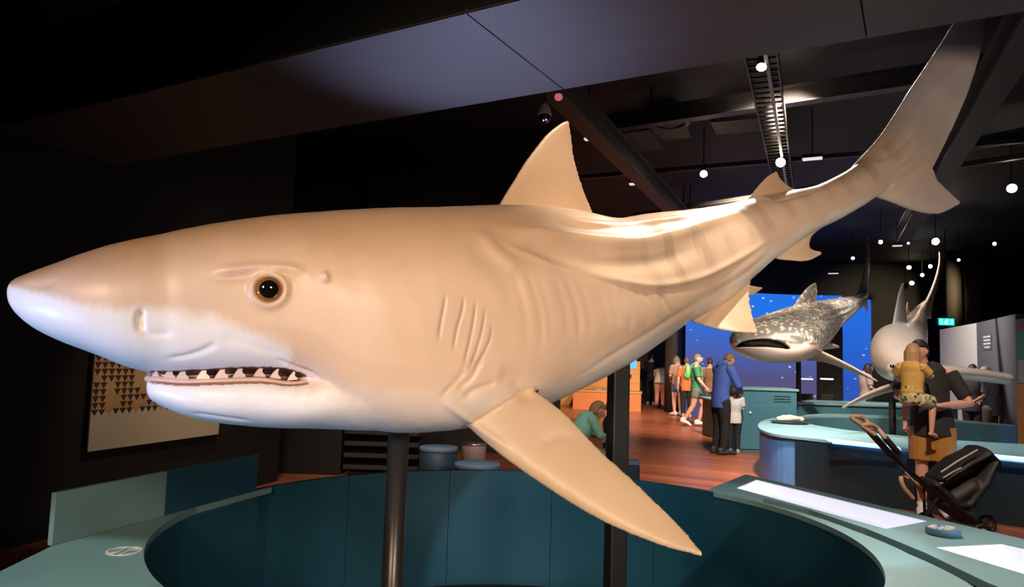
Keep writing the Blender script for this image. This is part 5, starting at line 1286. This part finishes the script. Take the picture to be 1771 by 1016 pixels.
# the man carrying a child, in front of the second bench
mp = PZ(1604, 893, 0)
MAN = {'pelvis': (.0, .0, .525), 'waist': (-.005, .012, .61), 'chest': (-.02, .035, .745), 'neck': (-.035, .035, .862), 'head': (-.055, .015, .937), 'shL': (.10, .035, .81), 'shR': (-.135, .02, .815),
       'elL': (.19, -.02, .645), 'wrL': (.045, -.135, .635), 'elR': (-.175, -.05, .67), 'wrR': (-.09, -.165, .655)}
man, Jman = person('man in black t-shirt and mustard shorts carrying a small child', (mp[0] + .09, mp[1] + .05, 0), -.42, 1.79, MAN, 'pink', ('short', (.02, .014, .01)), ('tee', 'charcoalblack', (.022, .020, .020)), ('shorts', 'mustard', (.42, .19, .035)), (.72, .68, .64), look=(-.6, -.8, -.05), voxel=.009, palms={'L': (0, -.2, 1), 'R': (.3, -.3, 1)}, curl=.6, fat=1.12)
# the carried child: sits on the man's forearms
cb_ = P(1577, 688, mp[1] - .26)
CH = {'pelvis': (0, .0, .50), 'waist': (0, -.01, .60), 'chest': (0, -.02, .745), 'neck': (0, -.03, .855), 'head': (0, -.05, .955), 'hipL': (.055, -.01, .49), 'hipR': (-.055, -.01, .49),
      'knL': (.13, -.19, .46), 'knR': (-.12, -.20, .46), 'anL': (.13, -.15, .20), 'anR': (-.12, -.15, .17), 'toeL': (.14, -.24, .14), 'toeR': (-.13, -.24, .11),
      'elL': (.17, -.05, .70), 'wrL': (.13, -.17, .64), 'elR': (-.16, -.08, .72), 'wrR': (-.10, -.20, .72)}
Hc = 1.0
kidc, _ = person('toddler in yellow top and leaf-print shorts carried on the man', (cb_[0], cb_[1], float(cb_[2]) - .50*Hc), math.pi*.72, Hc, CH, 'pink', ('long', (.45, .26, .13)), ('tee', 'sunyellow', (.66, .40, .10)), ('shorts', 'leafprint', (.36, .36, .17)), child=True, look=(-.3, -1, 0), voxel=.008, shoe_on=False, crop=True)
lp = MATS['cloth_leafprint']; nt = lp.node_tree; b = nt.nodes['Principled BSDF']; tc = nd(nt, 'ShaderNodeTexCoord'); vo = nd(nt, 'ShaderNodeTexVoronoi', Scale=26.0); nt.links.new(tc.outputs['Object'], vo.inputs['Vector'])
rp_ = nd(nt, 'ShaderNodeValToRGB'); rp_.color_ramp.interpolation = 'CONSTANT'; e = rp_.color_ramp.elements; e[0].color = (.03, .05, .015, 1); e[1].position = .33; e[1].color = (.55, .52, .26, 1); n_ = e.new(.62); n_.color = (.70, .66, .42, 1); nt.links.new(vo.outputs['Distance'], rp_.inputs[0]); nt.links.new(rp_.outputs[0], b.inputs['Base Color'])
# ================================================================== stroller in front of the man
st_black = mat('stroller_black', (.012, .011, .012), .6, var=.2, vscale=20); st_frame = mat('stroller_frame', (.022, .018, .017), .3, metal=.5); st_tan = mat('stroller_tan_grip', (.50, .33, .22), .55, var=.1); st_grey = mat('stroller_grey_trim', (.42, .38, .38), .4)
YS = 6.35
def sp3(px, py, dy=0.0): return P(px, py, YS + dy)
sb = PZ(1640, 935, 0); st = empty('stroller', (float(sp3(1640, 900)[0]), YS, 0)); tag(st, 'black folding stroller with tan handle grips in front of the man', 'stroller')
dyk = .42
for dy in (0.0, dyk):
    up_h = sp3(1512, 752); lo = sp3(1690, 905); off = np.array([.10 if dy else 0, dy, .04 if dy else 0])
    mesh('side_tube', tube([up_h + off, sp3(1560, 805) + off, sp3(1625, 858) + off, lo + off*np.array([1, 1, 0])], .017, 12), st_frame, st, True)
    hgrip = [up_h + off, sp3(1497, 742) + off, sp3(1492, 737) + off*np.array([1, 1, 1]), sp3(1503, 735) + off, sp3(1518, 742) + off + np.array([.02, .05, 0]), sp3(1530, 757) + off]
    mesh('handle_grip', tube(hgrip, .021, 12, steps=24), st_tan, st, True)
mesh('handle_sleeve', tube([sp3(1530, 757, .02), sp3(1552, 782, .02)], .027, 12), st_black, st, True)
mesh('cross_tube', tube([sp3(1585, 830), sp3(1585, 830) + np.array([.10, dyk, .04])], .013, 10), st_frame, st, True)
mesh('bumper_bar', tube([sp3(1578, 862, .05), sp3(1562, 842, .04), sp3(1558, 828, .05), sp3(1570, 829, .18), sp3(1588, 842, .30), sp3(1596, 862, .38)], .020, 12, steps=24), st_tan, st, True)
mesh('trim_strip', tube([sp3(1566, 818, -.02), sp3(1586, 838, -.02)], [.007, .007], 8), st_grey, st, True)
# seat shell and canopy
seat = remesh(join(tube([sp3(1605, 835, .21), sp3(1640, 870, .21), sp3(1668, 868, .21)], [(.17, .05), (.18, .06), (.17, .05)], 16, ref=(0, 1, 0)), tube([sp3(1660, 868, .21), sp3(1688, 830, .21), sp3(1705, 795, .21)], [(.18, .06), (.19, .07), (.18, .05)], 16, ref=(0, 1, 0)), tube([sp3(1640, 860, .21), sp3(1672, 838, .21)], [(.17, .10), (.17, .09)], 16, ref=(0, 1, 0))), .012, 4)
o = newobj('seat', seat); wparent(o, st); seat.materials.append(st_black)
can = remesh(join(tube([sp3(1618, 828, .21), sp3(1655, 800, .21), sp3(1692, 782, .21)], [(.18, .025), (.20, .05), (.19, .05)], 18, ref=(0, 1, 0)), tube([sp3(1690, 780, .21), sp3(1712, 800, .21), sp3(1725, 806, .21)], [(.19, .05), (.16, .05), (.05, .02)], 16, ref=(0, 1, 0))), .012, 4)
o = newobj('canopy', can); wparent(o, st); can.materials.append(st_black)
mesh('canopy_rib', tube([sp3(1628, 817, -.01), sp3(1655, 799, -.01), sp3(1690, 779, .0)], .008, 8), st_grey, st, True)
mesh('canopy_rib', tube([sp3(1632, 827, -.01), sp3(1650, 816, -.01), sp3(1662, 810, -.01)], .007, 8), st_grey, st, True)
bsk = remesh(join(tube([sp3(1625, 868, .21), sp3(1668, 893, .21)], [(.17, .05), (.18, .07)], 16, ref=(0, 1, 0))), .012, 3); o = newobj('basket', bsk); wparent(o, st); bsk.materials.append(st_black)
whp = []
for px_, dy in ((1698, 0.0), (1706, dyk), (1585, .05), (1600, dyk)):
    c_ = sp3(px_, 900, dy); c_[2] = .095
    w_ = mesh('wheel', xf(tube([(.075*math.cos(t), 0, .075*math.sin(t)) for t in np.linspace(0, 2*math.pi*31/32, 32)] + [(.075, 0, 0)], .019, 10, caps=False), c_), st_black, st, True)
    h_ = mesh('hub', xf(xf(lathe([(.05, -.012), (.05, .012)], 20), rot=Matrix.Rotation(math.pi/2, 3, 'X')), c_), st_grey, None, True); h_.parent = w_; h_.matrix_parent_inverse = w_.matrix_parent_inverse.copy() if False else Matrix.Identity(4)
    whp.append(c_)
for a, b_ in ((0, sp3(1690, 905)), (2, sp3(1625, 858))): mesh('fork', tube([whp[a], (whp[a] + b_)/2 + np.array([0, 0, .03]), b_], .013, 10), st_frame, st, True)
mesh('fork', tube([whp[1], sp3(1690, 905) + np.array([.1, dyk, 0])], .013, 10), st_frame, st, True); mesh('fork', tube([whp[3], sp3(1625, 858) + np.array([.1, dyk, .04])], .013, 10), st_frame, st, True)
mesh('rear_leg_tube', tube([sp3(1625, 858), whp[2]], .014, 10), st_frame, st, True)
